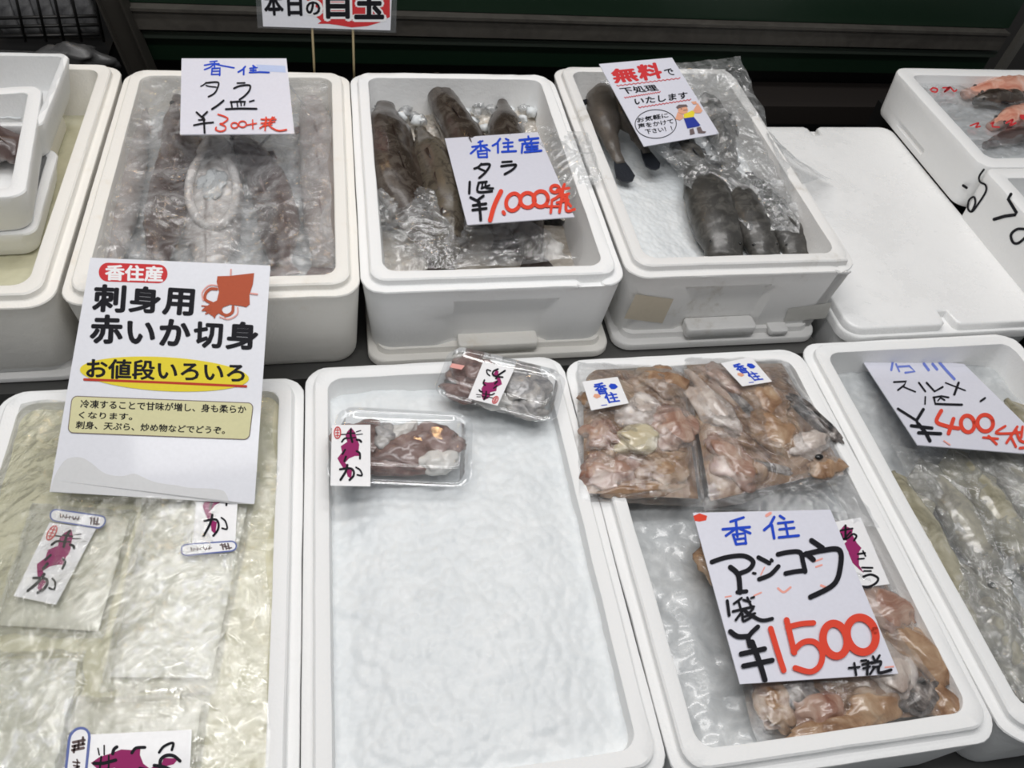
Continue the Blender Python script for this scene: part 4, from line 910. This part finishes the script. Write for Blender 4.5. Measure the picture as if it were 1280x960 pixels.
for pts, wd in ((((165, 265), (285, 245)), 2.4), (((215, 215), (215, 350)), 3), (((265, 280), (200, 350)), 2.4), (((170, 300), (190, 350), (240, 340), (290, 300), (325, 320), (300, 365)), 2.6), (((340, 500), (410, 490)), 2.6), (((390, 470), (415, 520)), 2.2), (((340, 550), (400, 545)), 2.2), (((380, 635), (485, 638)), 2.4), (((400, 670), (470, 670)), 2.2), (((395, 725), (470, 705), (540, 740), (520, 790), (450, 825), (380, 825)), 3)):
    draw_stroke(pl3, z8(*pts), wd, mb, .0010)
mb.build('black_brushwork', M['ink_black'], l_, label='black brush strokes')
film('plastic_sheet', 'loose clear bag end spread over the right side of the pink fish box', [at(890, 620, .082), at(1050, 580, .095), at(1100, 660, .09), at(960, 650, .078)], M['film'], .007, 44, 90, 70, 1.6, zf=lambda p, u, v, z: z+.006*math.sin(PI*u)*math.sin(PI*v))

# ================================================================== BOX I: WHOLE SQUID
ice_bed('ice', 'grey wet ice at the back of the whole squid box', .742, 1.104, .208, .806, .040, M['ice_grey'], .006, 36, .8, n=90)
GI = 'whole squid in the 400 yen box'
def squid(label, p0, p1, wd, seed, skin):
    p0 = Vector(p0); p1 = Vector(p1); d = (p1-p0)
    t = thing('squid', label, 'squid', (p0.x, p0.y, min(p0.z, p1.z)-wd*.5), GI); ORG[t.name] = Vector(t.location)
    mid = p0.lerp(p1, .5)+Vector((.008*math.sin(seed), 0, .006))
    mb = MB(); fr = body_loft(mb, [p0, p0.lerp(mid, .5)+Vector((0, 0, .004)), mid, p0.lerp(p1, .66)], [.004, wd*.6, wd*.95, wd, wd*.8], [.004, wd*.45, wd*.62, wd*.62, wd*.5], rough=.002, seed=seed); mb.build('mantle', M[skin], t)
    q = fr[1]; sd = q[2]; tt = q[1]
    for sg in (-1, 1):
        mb = MB(); blade(mb, [p0, p0+tt*.03+sd*sg*wd*1.4, p0+tt*.055+sd*sg*wd*1.5, p0+tt*.085+sd*sg*wd*.7], q[3], .004); mb.build('fin', M[skin], t)
    mb = MB(); body_loft(mb, [p0.lerp(p1, .65), p0.lerp(p1, .72), p0.lerp(p1, .80)], [wd*.5, wd*.62, wd*.4], [wd*.4, wd*.5, wd*.3], n=14); mb.build('head', M[skin], t)
    for k in range(6):
        o_ = (k-2.5)*wd*.2; mb = MB(); pts = [p0.lerp(p1, .79)+sd*o_*.8+Vector((0, 0, -.004))]
        for j in range(1, 6): pts.append(p0.lerp(p1, .79+.05*j)+sd*(o_*(1+.15*j)+.006*math.sin(j*1.3+k+seed))-Vector((0, 0, .003*j)))
        mb.tube(cr([tuple(p) for p in pts], 3), [.006*(1-.045*i) for i in range(16)], 6); mb.build('arm', M[skin], t)
    for sg in (-1, 1):
        mb = MB(); mb.ball(p0.lerp(p1, .73)+sd*sg*wd*.5+Vector((0, 0, .006)), .005, 2); mb.build('eye', M['eye'], t)
M['squidolive'] = mottled('olive_squid', [(.3, (.18, .165, .11)), (.48, (.30, .28, .20)), (.62, (.42, .395, .30)), (.8, (.54, .52, .46))], 20, .2, .25, 140, .5)
for lb, a, b, wd, sk in (('squid nearest the left wall of the 400 yen box', (1116, 590), (1250, 860), .030, 'squidolive'), ('squid second from the left below the 400 yen card', (1150, 575), (1290, 800), .030, 'squidbody'),
                     ('squid third from the left below the 400 yen card', (1188, 560), (1330, 775), .030, 'squidolive'), ('squid fourth from the left below the 400 yen card', (1222, 548), (1370, 750), .030, 'squidbody'), ('squid lying beside the right end of the 400 yen card', (1258, 500), (1400, 700), .030, 'squidolive')):
    squid(lb, at(*a, .056), at(*b, .052), wd, hash(lb) % 7 if False else len(lb) % 7, sk)
squid('squid at the front left corner, lying nearest the camera', at(1190, 700, .050), at(1330, 960, .05), .030, 3, 'squidbody')
film('plastic_sheet', 'crumpled clear film over the whole squid in the 400 yen box', [at(1112, 556, .070), at(1420, 540, .074), at(1560, 980, .072), at(1300, 990, .070)], M['film_squid'], .008, 46, 210, 230, 2.0, zf=lambda p, u, v, z: z+.006*noise.noise(p*14)+.006*math.sin(PI*u))

# ================================================================== BOXES E AND F
ice_bed('ice', 'pinkish white ice under film at the left of the upper right box', 1.228, 1.584, 1.20, 1.505, .158, M['ice'], .006, 51, .7, n=60)
GE = 'orange pink fish in the upper right box'
fish('salmon_fillet', 'orange pink fish with a dark back at the rear of the upper right box', [at(1205, 118, .17), at(1240, 112, .178), at(1290, 106, .175), at(1340, 100, .165)], [.014, .036, .04, .014], [.010, .024, .024, .010], M['salmon'], M['fin_dark'], GE, tail=.05, dorsal=False, eye=.004)
fish('dark_fish', 'short dark fish on the ice in the upper right box', [at(1218, 126, .175), at(1240, 122, .182), at(1265, 122, .18), at(1285, 120, .175)], [.010, .024, .022, .008], [.010, .018, .016, .008], M['cod_dark'], M['fin_dark'], GE, tail=.03, dorsal=False, eye=.003)
fish('salmon_fillet', 'orange pink fish nearer the front of the upper right box', [at(1238, 158, .168), at(1262, 148, .174), at(1300, 140, .172), at(1340, 134, .165)], [.012, .03, .034, .014], [.010, .022, .022, .010], M['salmon'], M['fin_dark'], GE, tail=.05, dorsal=False, eye=.004)
fish('dark_fish', 'dark fish along the front wall of the upper right box', [at(1232, 182, .165), at(1260, 172, .17), at(1300, 166, .168), at(1340, 160, .16)], [.008, .022, .022, .01], [.008, .016, .016, .008], M['cod_grey'], M['fin_dark'], GE, tail=.04, dorsal=False, eye=.003)
sh = film('plastic_sheet', 'clear film with red print over the orange fish at upper right', [(1.226, 1.505, .182), (1.584, 1.505, .182), (1.584, 1.20, .18), (1.226, 1.20, .18)], M['film'], .007, 52, 100, 90, 1.2)
pE = tilt(1230, 130, .190, 0, 0); z4 = Z(1060, 60, 5.818)
for pts, wd in ((((600, 305), (620, 290), (650, 300), (640, 320), (610, 315)), 2.2), (((690, 290), (740, 290), (700, 320), (740, 285), (770, 315), (790, 305)), 2), (((890, 565), (950, 545), (930, 575), (960, 570)), 2), (((1040, 550), (1060, 540), (1050, 570), (1100, 575)), 2), (((1150, 545), (1200, 520), (1180, 560), (1220, 545)), 2.4), (((1262, 440), (1272, 500)), 7)):
    mb = MB(); draw_stroke(pE, z4(*pts), wd, mb, .0006); mb.build('red_print', M['print_red'], sh, label='red printed character')
ice_bed('ice', 'grey ice in the foam box with black brush marks', 1.228, 1.584, .78, 1.12, .15, M['ice_grey'], .006, 55, .7, n=50)
fish('grey_fish', 'grey fish in the foam box with black brush marks', [at(1262, 222, .16), at(1290, 226, .165), at(1330, 235, .165), at(1380, 245, .16)], [.012, .03, .03, .012], [.012, .022, .022, .01], M['cod_grey'], M['fin_grey'], None, tail=.05)

# ================================================================== CARDS AND SIGNS
def ink(card, mat, strokes, label, conv=lambda *p: p, smooth=True):
    mb = MB()
    for st in strokes:
        if st is None: mb.build('lettering', M[mat], card.card, label=label); mb = MB(); continue
        card.stroke(conv(*st[0]), st[1], mb, smooth)
    return mb.build('lettering', M[mat], card.card, label=label)
# ---- 300 yen card on a clear stand
q = [(227, 73), (358, 73), (368, 167), (225, 168)]
pl = tilt(295, 120, .262, 9, 283)
c = Card('price_card', 'white price card, 300 yen in red, raised over the grey fish', 'price card', q, pl, M['card'], .002)
z = Z(220, 60, 8)
mb = MB(); c.poly(z((800, 165), (1090, 178), (1098, 245), (830, 230)), mb); mb.build('tape', M['tape'], c.card, label='pale blue translucent tape')
ink(c, 'ink_blue', [(((340, 138), (410, 130)), 1.8), (((285, 172), (360, 158), (430, 158)), 2), (((385, 135), (385, 200)), 2), (((375, 165), (340, 195), (285, 215)), 2), (((390, 160), (470, 178), (580, 198)), 2), (((362, 203), (355, 265)), 2), (((362, 205), (440, 200), (436, 272)), 2.4), (((365, 232), (435, 230)), 1.8), (((360, 264), (440, 262)), 1.8), None,
    (((692, 185), (665, 215), (622, 240)), 2.2), (((678, 212), (676, 265)), 2.2), (((770, 175), (790, 190)), 2.2), (((738, 202), (810, 196)), 1.8), (((742, 222), (800, 220)), 1.8), (((772, 195), (770, 242)), 1.8), (((735, 244), (830, 240), (930, 244)), 2)], 'blue handwritten characters', z, False)
ink(c, 'ink_black', [(((300, 345), (278, 365), (248, 382)), 1.6), (((300, 348), (420, 343), (410, 410), (380, 455), (325, 486)), 2.2), (((300, 372), (330, 382), (400, 390)), 1.6), None, (((612, 350), (688, 347)), 1.8), (((580, 402), (640, 378), (735, 372), (735, 420), (690, 475), (635, 515)), 2.4), None,
    (((475, 525), (420, 570), (360, 610)), 2.6), (((550, 535), (560, 592)), 2.2), (((545, 540), (620, 534), (690, 536)), 2.2), (((610, 540), (616, 585)), 1.8), (((648, 540), (652, 575)), 1.8), (((690, 536), (682, 572)), 1.8), (((498, 610), (640, 604), (805, 606)), 2.4), (((735, 535), (780, 522)), 1.8), None,
    (((205, 642), (258, 690)), 2.4), (((312, 638), (262, 690), (282, 720)), 2.4), (((278, 700), (286, 845)), 2.6), (((225, 718), (290, 715)), 1.6), (((178, 770), (270, 752), (372, 742)), 2)], 'black handwritten characters', z)
ink(c, 'ink_red', [(((420, 662), (490, 685), (518, 710), (470, 750), (440, 758), (490, 780), (492, 815), (445, 832), (398, 815), (402, 792)), 1.9), (loop(oval(585, 772, 34, 27, 12)), 1.7), (loop(oval(665, 760, 38, 30, 12)), 1.7), (((710, 768), (805, 752)), 1.6), (((766, 718), (768, 806)), 1.6), None,
    (((850, 712), (1000, 712)), 1.7), (((900, 690), (885, 760), (838, 800)), 1.7), (((850, 752), (990, 735)), 1.7), (((905, 700), (890, 822)), 1.9), (((965, 690), (930, 760), (965, 800), (1030, 825), (1105, 815)), 2), (((870, 780), (960, 760)), 1.6), (((985, 690), (940, 730)), 1.6)], 'red handwritten price', z)
t = thing('card_stand', 'clear crossed rods holding up the white 300 yen card', 'stand', at(300, 200, .16)); ORG[t.name] = Vector(t.location)
bl = pl.hit(250, 160, -.004); br = pl.hit(345, 160, -.004); tl_ = pl.hit(250, 85, -.004); tr_ = pl.hit(345, 85, -.004)
for a, b in ((tl_, at(215, 180, .165)), (tr_, at(395, 150, .16)), (bl, at(200, 170, .16)), (br, at(318, 190, .165))):
    mb = MB(); mb.tube([a, a.lerp(b, .5), b], .0022, 8); mb.build('rod', M['clearrod'], t)

# ---- 1,000 yen card
q = [(556, 173), (672, 165), (718, 271), (584, 281)]
c = Card('price_card', 'white price card, 1,000 yen in red, on the dark brown fish', 'price card', q, tilt(635, 222, .198, 6, 120), M['card'], .0015)
z = Z(540, 150, 6.4)
ink(c, 'ink_blue', [(((370, 180), (405, 168)), 2.53), (((322, 215), (440, 200)), 2.76), (((385, 170), (392, 240)), 2.76), (((380, 205), (310, 268)), 2.76), (((398, 205), (462, 245)), 2.76), (((365, 248), (372, 298)), 2.76), (((365, 250), (440, 242), (440, 298)), 2.76), (((372, 272), (438, 268)), 2.30), (((372, 298), (442, 296)), 2.53), None,
    (((545, 150), (520, 185), (485, 205)), 2.76), (((527, 190), (528, 260)), 2.76), (((590, 150), (612, 160)), 2.53), (((570, 185), (645, 178)), 2.53), (((575, 215), (645, 210)), 2.53), (((608, 178), (610, 250)), 2.53), (((560, 254), (672, 248)), 2.76), None,
    (((770, 130), (775, 150)), 2.53), (((700, 160), (850, 145)), 2.99), (((740, 165), (750, 182)), 2.30), (((800, 158), (785, 180)), 2.30), (((722, 190), (850, 180)), 2.76), (((725, 190), (718, 260)), 2.76), (((765, 195), (750, 215)), 2.53), (((752, 212), (845, 206)), 2.53), (((758, 232), (845, 226)), 2.53), (((798, 192), (802, 252)), 2.53), (((742, 256), (875, 244)), 2.76)], 'blue handwritten characters', z, False)
ink(c, 'ink_black', [(((395, 350), (370, 375), (338, 388)), 2.76), (((392, 355), (462, 355), (430, 415), (378, 462)), 2.99), (((375, 385), (420, 405)), 2.53), None, (((562, 335), (638, 330)), 2.53), (((555, 368), (620, 360), (672, 358), (645, 395), (582, 432)), 2.99), None,
    (((302, 495), (298, 585)), 3.22), (((372, 500), (438, 492)), 2.76), (((375, 500), (368, 572), (480, 568)), 2.99), (((405, 505), (398, 545)), 2.30), (((430, 500), (432, 540), (490, 545)), 2.53), (((395, 545), (460, 520)), 2.30), None,
    (((308, 618), (352, 640)), 3.22), (((412, 605), (365, 642), (375, 660)), 3.22), (((328, 682), (432, 668)), 3.22), (((325, 718), (435, 705)), 3.22), (((378, 655), (390, 798)), 3.68)], 'black handwritten characters', z)
ink(c, 'ink_red', [(((552, 570), (500, 680), (465, 800)), 5.75), (((570, 735), (578, 748)), 4.60), (loop(oval(650, 655, 55, 70, 16, .35)), 4.76), (loop(oval(765, 640, 58, 58, 16, .2)), 4.76), (loop(oval(870, 630, 58, 62, 16, .2)), 4.76), None,
    (((915, 690), (1010, 690)), 2.99), (((960, 650), (950, 740)), 3.22), (loop(oval(985, 550, 35, 28, 10)), 3.97), (((1060, 515), (1020, 600), (960, 640)), 3.68), (((1000, 560), (1095, 545)), 3.45), (((1005, 610), (1095, 590)), 3.45), (((1050, 540), (1020, 735)), 3.68), (((1080, 600), (1075, 720), (1140, 715)), 3.68), (((1000, 660), (1090, 640)), 3.45), (((1040, 600), (1110, 690)), 3.45)], 'red handwritten price', z)

# ---- red lettered printed card
q = [(749, 80), (840, 72), (899, 167), (805, 183)]
c = Card('notice_card', 'white printed card with red heading and small cartoon fishmonger', 'notice', q, tilt(823, 125, .226, 16, 297), M['card'], .0015)
z = Z(740, 60, 7.38)
def P(*a): return z(*a)
mb = MB(); c.text('無', *P((215, 322), (428, 298), (172, 200)), mb, .045); c.text('料', *P((455, 300), (652, 272), (412, 162)), mb, .045); mb.build('lettering', M['print_red'], c.card, label='bold red heading')
for body, a, b, t_, bo_ in (('で', (700, 258), (772, 246), (660, 200), .025), ('下処理', (290, 425), (618, 392), (250, 368), .025), ('いたします', (398, 525), (885, 462), (392, 465), .025), ('お気軽に', (420, 690), (705, 640), (412, 645), .02), ('声をかけて', (430, 745), (755, 695), (420, 700), .02), ('下さい！！', (500, 795), (745, 760), (485, 752), .02)):
    mb = MB(); c.text(body, *P(a, b, t_), mb, bo_); mb.build('lettering', M['ink_black'], c.card, label='black printed line')
mb = MB(); c.stroke(P(*loop(oval(588, 700, 190, 132, 40, -.02))), .9, mb, False); mb.build('circle', M['ink_black'], c.card, label='thin black circle')
for a, b in (((228, 348), (812, 278)), ((300, 458), (630, 405)), ((430, 548), (912, 475))):
    mb = MB(); n = 30; c.stroke(P(*[(lerp(a[0], b[0], i/n), lerp(a[1], b[1], i/n)+(5 if i % 2 else -5)) for i in range(n+1)]), 1.0, mb, False)
    mb.build('wavy_underline', M['print_red'], c.card, label='red wavy underline')
fg = MB(); c.poly(P((845, 645), (935, 630), (1000, 710), (985, 722), (880, 742)), fg); fgo = fg.build('printed_figure', M['print_apron'], c.card, label='small cartoon figure in blue apron')
def fp(mat, *polys, st=()):
    mb = MB()
    for p_ in polys: c.poly(P(*p_), mb)
    for p_, wd in st: c.stroke(P(*p_), wd, mb)
    mb.build('print', M[mat], fgo)
fp('print_yellow', ((845, 612), (925, 575), (950, 590), (938, 635), (850, 648)))
fp('print_skin', oval(840, 572, 46, 38, 16), ((790, 590), (840, 620), (845, 645), (810, 668), (768, 655)), ((930, 580), (955, 540), (975, 505), (1000, 545), (1020, 580), (1000, 600), (955, 600)), ((915, 495), (960, 490), (970, 515), (935, 520)))
fp('print_grey', ((775, 545), (800, 522), (870, 520), (885, 540), (850, 545), (790, 560)), ((900, 750), (935, 740), (950, 790), (905, 802)), ((965, 735), (1000, 725), (1020, 765), (1055, 770), (1040, 785), (980, 785)), st=[(((845, 575), (875, 570)), .8), (((820, 560), (828, 562)), 1)])

# ---- 1500 yen card
q = [(866, 641), (1038, 637), (1123, 842), (925, 855)]
c = Card('price_card', 'large white price card, 1500 yen in red, on the bagged pink fish', 'price card', q, tilt(985, 745, .101, 1.0, 270), M['card'], .0015)
z = Z(860, 630, 4.175)
mb = MB(); c.poly(z((28, 62), (60, 48), (100, 62), (95, 85), (60, 92), (35, 88)), mb); mb.build('ink_blot', M['ink_red'], c.card, label='red ink blot at the corner')
ink(c, 'ink_orange', [(((470, 440), (500, 460), (535, 435)), 2.82), None, (((345, 478), (382, 462)), 2.05), None, (((195, 485), (225, 480)), 1.79), None, (((695, 425), (720, 435)), 3.07), None, (((668, 328), (698, 318)), 2.30), (((660, 300), (700, 285)), 2.05), None, (((410, 60), (430, 48)), 3.84), None, (((1030, 852), (1072, 848)), 2.05), None, (((400, 330), (380, 370)), 1.54)], 'faint orange smudges', z)
ink(c, 'ink_blue', [(((222, 92), (290, 70)), 3.33), (((182, 132), (322, 120)), 3.58), (((250, 85), (258, 170)), 3.33), (((250, 128), (198, 165)), 3.33), (((262, 125), (325, 152)), 3.33), (((235, 160), (252, 210)), 3.33), (((235, 160), (298, 152), (302, 206)), 3.33), (((245, 185), (298, 178)), 2.82), (((252, 210), (304, 204)), 3.07), None,
    (((450, 68), (428, 110), (398, 135)), 3.58), (((438, 110), (450, 178)), 3.58), (((480, 62), (502, 76)), 3.33), (((470, 100), (548, 92)), 3.07), (((478, 132), (555, 124)), 3.07), (((508, 95), (522, 168)), 3.07), (((475, 174), (578, 164)), 3.33)], 'blue handwritten characters', z, False)
ink(c, 'ink_black', [(((125, 302), (200, 278), (290, 270), (340, 300), (320, 340), (270, 362)), 5.89), (((222, 330), (262, 370), (272, 460)), 6.66), (((258, 460), (305, 455)), 5.12), None,
    (((368, 278), (425, 308)), 5.38), (((340, 360), (352, 362)), 3.20), (((372, 392), (430, 368), (472, 325)), 5.63), (((435, 290), (440, 296)), 3.84), None, (((470, 262), (530, 250), (585, 252), (600, 300), (612, 352)), 5.89), (((510, 362), (560, 352), (612, 346)), 5.89), None,
    (((645, 190), (702, 228)), 6.40), (((618, 258), (655, 290)), 6.40), (((612, 262), (700, 242), (790, 240), (795, 330), (760, 420), (640, 485)), 6.66), None,
    (((205, 505), (215, 580)), 4.10), (((280, 490), (240, 520)), 3.07), (((265, 510), (275, 545)), 3.07), (((290, 500), (325, 510)), 3.07), (((310, 488), (330, 530), (345, 535)), 3.07), (((330, 490), (345, 485)), 2.82), (((235, 560), (340, 535)), 3.33), (((290, 550), (250, 605)), 3.33), (((285, 575), (290, 610), (330, 590)), 3.33), (((300, 560), (380, 605), (440, 598)), 4.61), (((340, 545), (315, 575)), 3.33), (((285, 590), (350, 570)), 3.07), None,
    (((222, 665), (260, 690), (312, 690)), 6.40), (((365, 640), (318, 690), (322, 740)), 5.89), (((278, 782), (400, 755)), 6.40), (((290, 845), (440, 815)), 6.40), (((335, 720), (375, 830), (402, 918)), 6.91), None,
    (((840, 855), (895, 850)), 2.82), (((868, 830), (878, 892)), 3.07), (((905, 818), (930, 815)), 3.07), (((910, 838), (960, 825)), 3.07), (((915, 858), (950, 848)), 2.82), (((940, 820), (935, 890)), 3.33), (((965, 795), (975, 815)), 3.07), (((1000, 790), (985, 815)), 3.07), (((960, 830), (1005, 820), (1000, 845), (965, 850)), 3.07), (((975, 850), (950, 888)), 3.07), (((995, 850), (1000, 880), (1060, 865)), 3.84)], 'black handwritten characters', z)
ink(c, 'ink_red', [(((432, 650), (465, 760), (500, 868)), 7.17), (((515, 605), (535, 690), (555, 775)), 7.42), (((520, 642), (590, 625), (655, 620)), 6.91), (((550, 768), (600, 722), (660, 720), (700, 770), (690, 840), (640, 875), (560, 855)), 7.17), (loop(oval(768, 708, 62, 86, 20, -.2)), 9.50), (loop(oval(905, 682, 74, 92, 20, -.3)), 9.83)], 'red handwritten price', z)

# ---- 400 yen card
q = [(1071, 440), (1205, 455), (1322, 570), (1147, 556)]
c = Card('price_card', 'white price card, 400 yen in red, slanting in the squid box', 'price card', q, tilt(1185, 505, .082, 13, 72), M['card'], .0015)
z = Z(1070, 430, 6)
ink(c, 'ink_lightblue', [(((205, 118), (345, 102)), 2.24), (((280, 110), (265, 195)), 2.91), (((300, 150), (325, 205)), 2.24), (((318, 170), (400, 165), (442, 205), (370, 215)), 2.69), None, (((510, 148), (545, 195)), 3.36), (((575, 150), (608, 190)), 3.36), (((628, 140), (680, 200), (738, 262)), 3.36)], 'blue handwritten characters', z, False)
ink(c, 'ink_black', [(((285, 285), (380, 280), (360, 310), (315, 345)), 2.46), (((355, 320), (445, 358)), 2.02), None, (((472, 290), (520, 355)), 2.46), (((530, 290), (590, 355), (650, 322)), 2.69), (((672, 290), (820, 348)), 1.79), (((770, 290), (738, 378)), 3.14), None,
    (((520, 395), (518, 450)), 2.02), (((580, 400), (640, 390), (695, 400)), 2.24), (((585, 400), (595, 448), (690, 452), (795, 455)), 2.91), (((640, 395), (615, 425)), 1.79), (((640, 405), (665, 420)), 2.02), None, (((935, 428), (968, 405)), 2.69), None,
    (((315, 485), (450, 570)), 3.14), (((505, 490), (455, 572), (470, 610)), 4.03), (((415, 612), (570, 630)), 4.03), (((470, 665), (635, 672)), 4.26), (((470, 600), (520, 660), (555, 725)), 4.48)], 'black handwritten characters', z, False)
ink(c, 'ink_red', [(((640, 500), (605, 580), (680, 615), (770, 632)), 4.93), (((732, 560), (695, 670)), 4.93), (loop(oval(838, 598, 50, 62, 16, -.2)), 5.02), (loop(oval(970, 592, 58, 62, 16, -.3)), 5.02), (((955, 700), (1065, 710)), 2.91), (((995, 690), (1055, 750)), 3.14), None, (((1120, 615), (1050, 665), (1150, 670), (1240, 660)), 3.14), (((1210, 620), (1130, 740)), 3.36), (((1160, 690), (1200, 770)), 3.14), (((1200, 640), (1230, 720), (1290, 740)), 3.58), (((1250, 620), (1240, 700)), 3.36), (((1230, 780), (1330, 770)), 3.36)], 'red handwritten price', z)
ink(c, 'ink_orange', [(((660, 725), (705, 755)), 1.57)], 'faint red smudge', z)

# ---- A4 poster leaning from the rim of the fish box on to the squid packs
q = [(113, 322), (338, 332), (318, 630), (62, 615)]
qi = [(113, 322), (338, 332), (318, 630), (62, 615)]
c = Card('poster', 'laminated poster with red squid drawing leaning between two foam boxes', 'poster', q, tilt(205, 475, .168, 25, 266), M['paper'], .001, part='laminated_sheet')
z1 = Z(95, 310, 5.12); z2 = Z(80, 470, 5.12); z0 = Z(0, 300, 2.8225)
def rrp(x0, y0, x1, y1, r, sk=0, sy=0):
    P_ = []
    for cx, cy, a0 in ((x1-r, y1-r, 0), (x0+r, y1-r, PI/2), (x0+r, y0+r, PI), (x1-r, y0+r, 3*PI/2)):
        for k in range(7):
            a = a0+PI/2*k/6; x = cx+r*math.cos(a); y = cy+r*math.sin(a); P_.append((x+sk*(y-y0), y+sy*(x-x0)))
    return P_
mb = MB(); c.poly(z1(*rrp(148, 92, 588, 212, 58, -.04, .035)), mb); mb.build('red_pill', M['print_red'], c.card, label='red rounded banner')
mb = MB(); c.text('香住産', *z1((188, 204), (552, 214), (192, 108)), mb, .035); mb.build('lettering', M['sticker'], c.card, label='white characters on the red banner')
mb = MB()
for s_, a, b, t_ in (('刺', (108, 402), (305, 408), (122, 236)), ('身', (340, 404), (530, 418), (352, 244)), ('用', (556, 420), (742, 430), (572, 258)),
                    ('赤', (92, 604), (290, 608), (102, 430)), ('い', (332, 606), (498, 612), (336, 472)), ('か', (536, 618), (722, 624), (546, 458)), ('切', (756, 630), (932, 638), (762, 474)), ('身', (962, 640), (1155, 650), (972, 472))):
    if s_ == '赤': mb.build('lettering', M['ink_black'], c.card, label='bold black headline'); mb = MB()
    c.text(s_, *z1(a, b, t_), mb, .038)
mb.build('lettering', M['ink_black'], c.card, label='bold black headline')
mb = MB(); c.poly(z0(*oval(580, 473, 299, 60, 48, .055)), mb); mb.build('yellow_oval', M['print_yellow'], c.card, label='yellow oval')
mb = MB(); c.text('お値段いろいろ', *z0((305, 486), (862, 502), (308, 418)), mb, .03); mb.build('lettering', M['ink_black'], c.card, label='black line on the yellow oval')
mb = MB(); c.stroke(z2((130, 22), (640, 42), (1165, 66)), 3.2, mb, False); mb.build('red_underline', M['print_darkred'], c.card, label='dark red underline')
bx = z2(*rrp(52, 128, 1212, 362, 34, -.12, .039)); mb = MB(); c.poly(bx, mb); bo = mb.build('cream_panel', M['print_cream'], c.card, label='cream panel of small print')
mb = MB(); c.stroke(loop(bx), 1.0, mb, False)
mb.build('panel_outline', M['print_grey'], bo)
for body, a, b, t_ in (('冷凍することで甘味が増し、身も柔らか', (104, 204), (1165, 240), (108, 152)), ('くなります。', (94, 270), (435, 282), (98, 228)), ('刺身、天ぷら、炒め物などでどうぞ。', (74, 336), (1028, 372), (80, 288))):
    mb = MB(); c.text(body, *z2(a, b, t_), mb, .025); mb.build('lettering', M['ink_black'], bo, label='small black print')
mb = MB(); c.poly(z2(*cr([(-88, 740), (-60, 640), (0, 545), (60, 520), (120, 525), (180, 560), (240, 610), (300, 634), (380, 640), (450, 625), (520, 655), (580, 678), (640, 690), (720, 700), (800, 715), (880, 718), (960, 722), (1020, 735), (1045, 770)], 4), (1060, 815), (1215, 820)), mb)
mb.build('damp_patch', M['ghost'], c.card, label='grey damp patch along the bottom')
# squid drawing
mb = MB(); c.poly(z1((905, 180), (985, 178), (1140, 160), (1132, 230), (1110, 300), (1112, 360), (1090, 378), (1050, 370), (985, 362), (925, 385), (900, 340), (915, 280), (900, 215)), mb); sq = mb.build('squid_drawing', M['print_squid'], c.card, label='red brown squid drawing')
mb = MB(); c.poly(z1((915, 330), (945, 370), (925, 410), (880, 440), (850, 420), (808, 392), (830, 375), (870, 350)), mb)
for pts, wd in ((((900, 262), (860, 262), (830, 290), (828, 330), (870, 352)), 3.6), (((1005, 375), (1000, 410), (965, 430), (925, 415)), 3.6), (((870, 375), (805, 370)), 1.6), (((880, 400), (830, 420)), 1.8), (((900, 410), (885, 445)), 1.8), (((930, 400), (955, 440)), 1.8), (((860, 390), (808, 400)), 1.8)):
    c.stroke(z1(*pts), wd, mb)
mb.build('arms', M['print_squid'], sq)
mb = MB()
for pts, wd in ((((905, 240), (850, 240), (808, 285), (815, 335)), 1.6), (((1035, 380), (1030, 425), (975, 455), (920, 440)), 1.6), (((992, 138), (990, 172)), 2), (((1118, 290), (1160, 295)), 2)): c.stroke(z1(*pts), wd, mb)
mb.build('pink_lines', M['print_pink'], sq, label='pink motion lines')

# ---- hanging sign on two sticks, upper half out of the picture
pv = Plane(aty(405, 30, 1.512), (-.10, -.95, .26)); q = [(322, -62), (492, -62), (488, 38), (329, 33)]
c = Card('sign', 'white sign with red balloon and black characters on two thin sticks', 'sign', q, pv, M['paper'], .0012, part='board')
mb = MB(); P0 = [pv.hit(*p, -.0016) for p in [(316, -66), (498, -66), (495, 41), (322, 35)]]; P1 = [pv.hit(*p, -.0012) for p in [(316, -66), (498, -66), (495, 41), (322, 35)]]; mb.loft([P0, P1], smooth=False); mb.build('laminate_pouch', M['clear'], c.root)
z = Z(320, 0, 7.11)
mb = MB(); c.poly(z((425, -20), (440, -150), (620, -330), (900, -380), (1190, -330), (1190, 150), (1100, 200), (990, 232), (850, 244), (720, 222), (640, 212), (548, 212), (580, 188), (535, 148), (565, 142), (600, 110), (500, 40)), mb); mb.build('balloon', M['print_red'], c.card, label='red speech balloon')
mb = MB()
for s_, a, b, t_ in (('目', (622, 168), (835, 168), (612, -112)), ('玉', (872, 172), (1140, 172), (872, -100)), ('の', (448, 140), (590, 140), (436, 6))): c.text(s_, *z(a, b, t_), mb, .07)
mb.build('lettering_outline', M['sticker'], c.card, label='white outline behind black characters')
mb = MB()
for s_, a, b, t_ in (('本', (82, 132), (245, 132), (66, -72)), ('日', (288, 136), (408, 136), (278, -55)), ('の', (452, 130), (572, 130), (442, 16)), ('目', (632, 158), (825, 158), (624, -100)), ('玉', (882, 162), (1130, 162), (880, -90))): c.text(s_, *z(a, b, t_), mb, .035)
mb.build('lettering', M['ink_black'], c.card, label='bold black characters')
for px0, px1 in ((389, 394), (440, 443)):
    a = pv.hit(px0, -40, -.003); b = aty(px1, 110, 1.5045); mb = MB(); mb.tube([a, pv.hit(px0+1, 30, -.003), b], .0022, 8); mb.build('stick', M['stick'], c.root, label='thin bamboo stick')
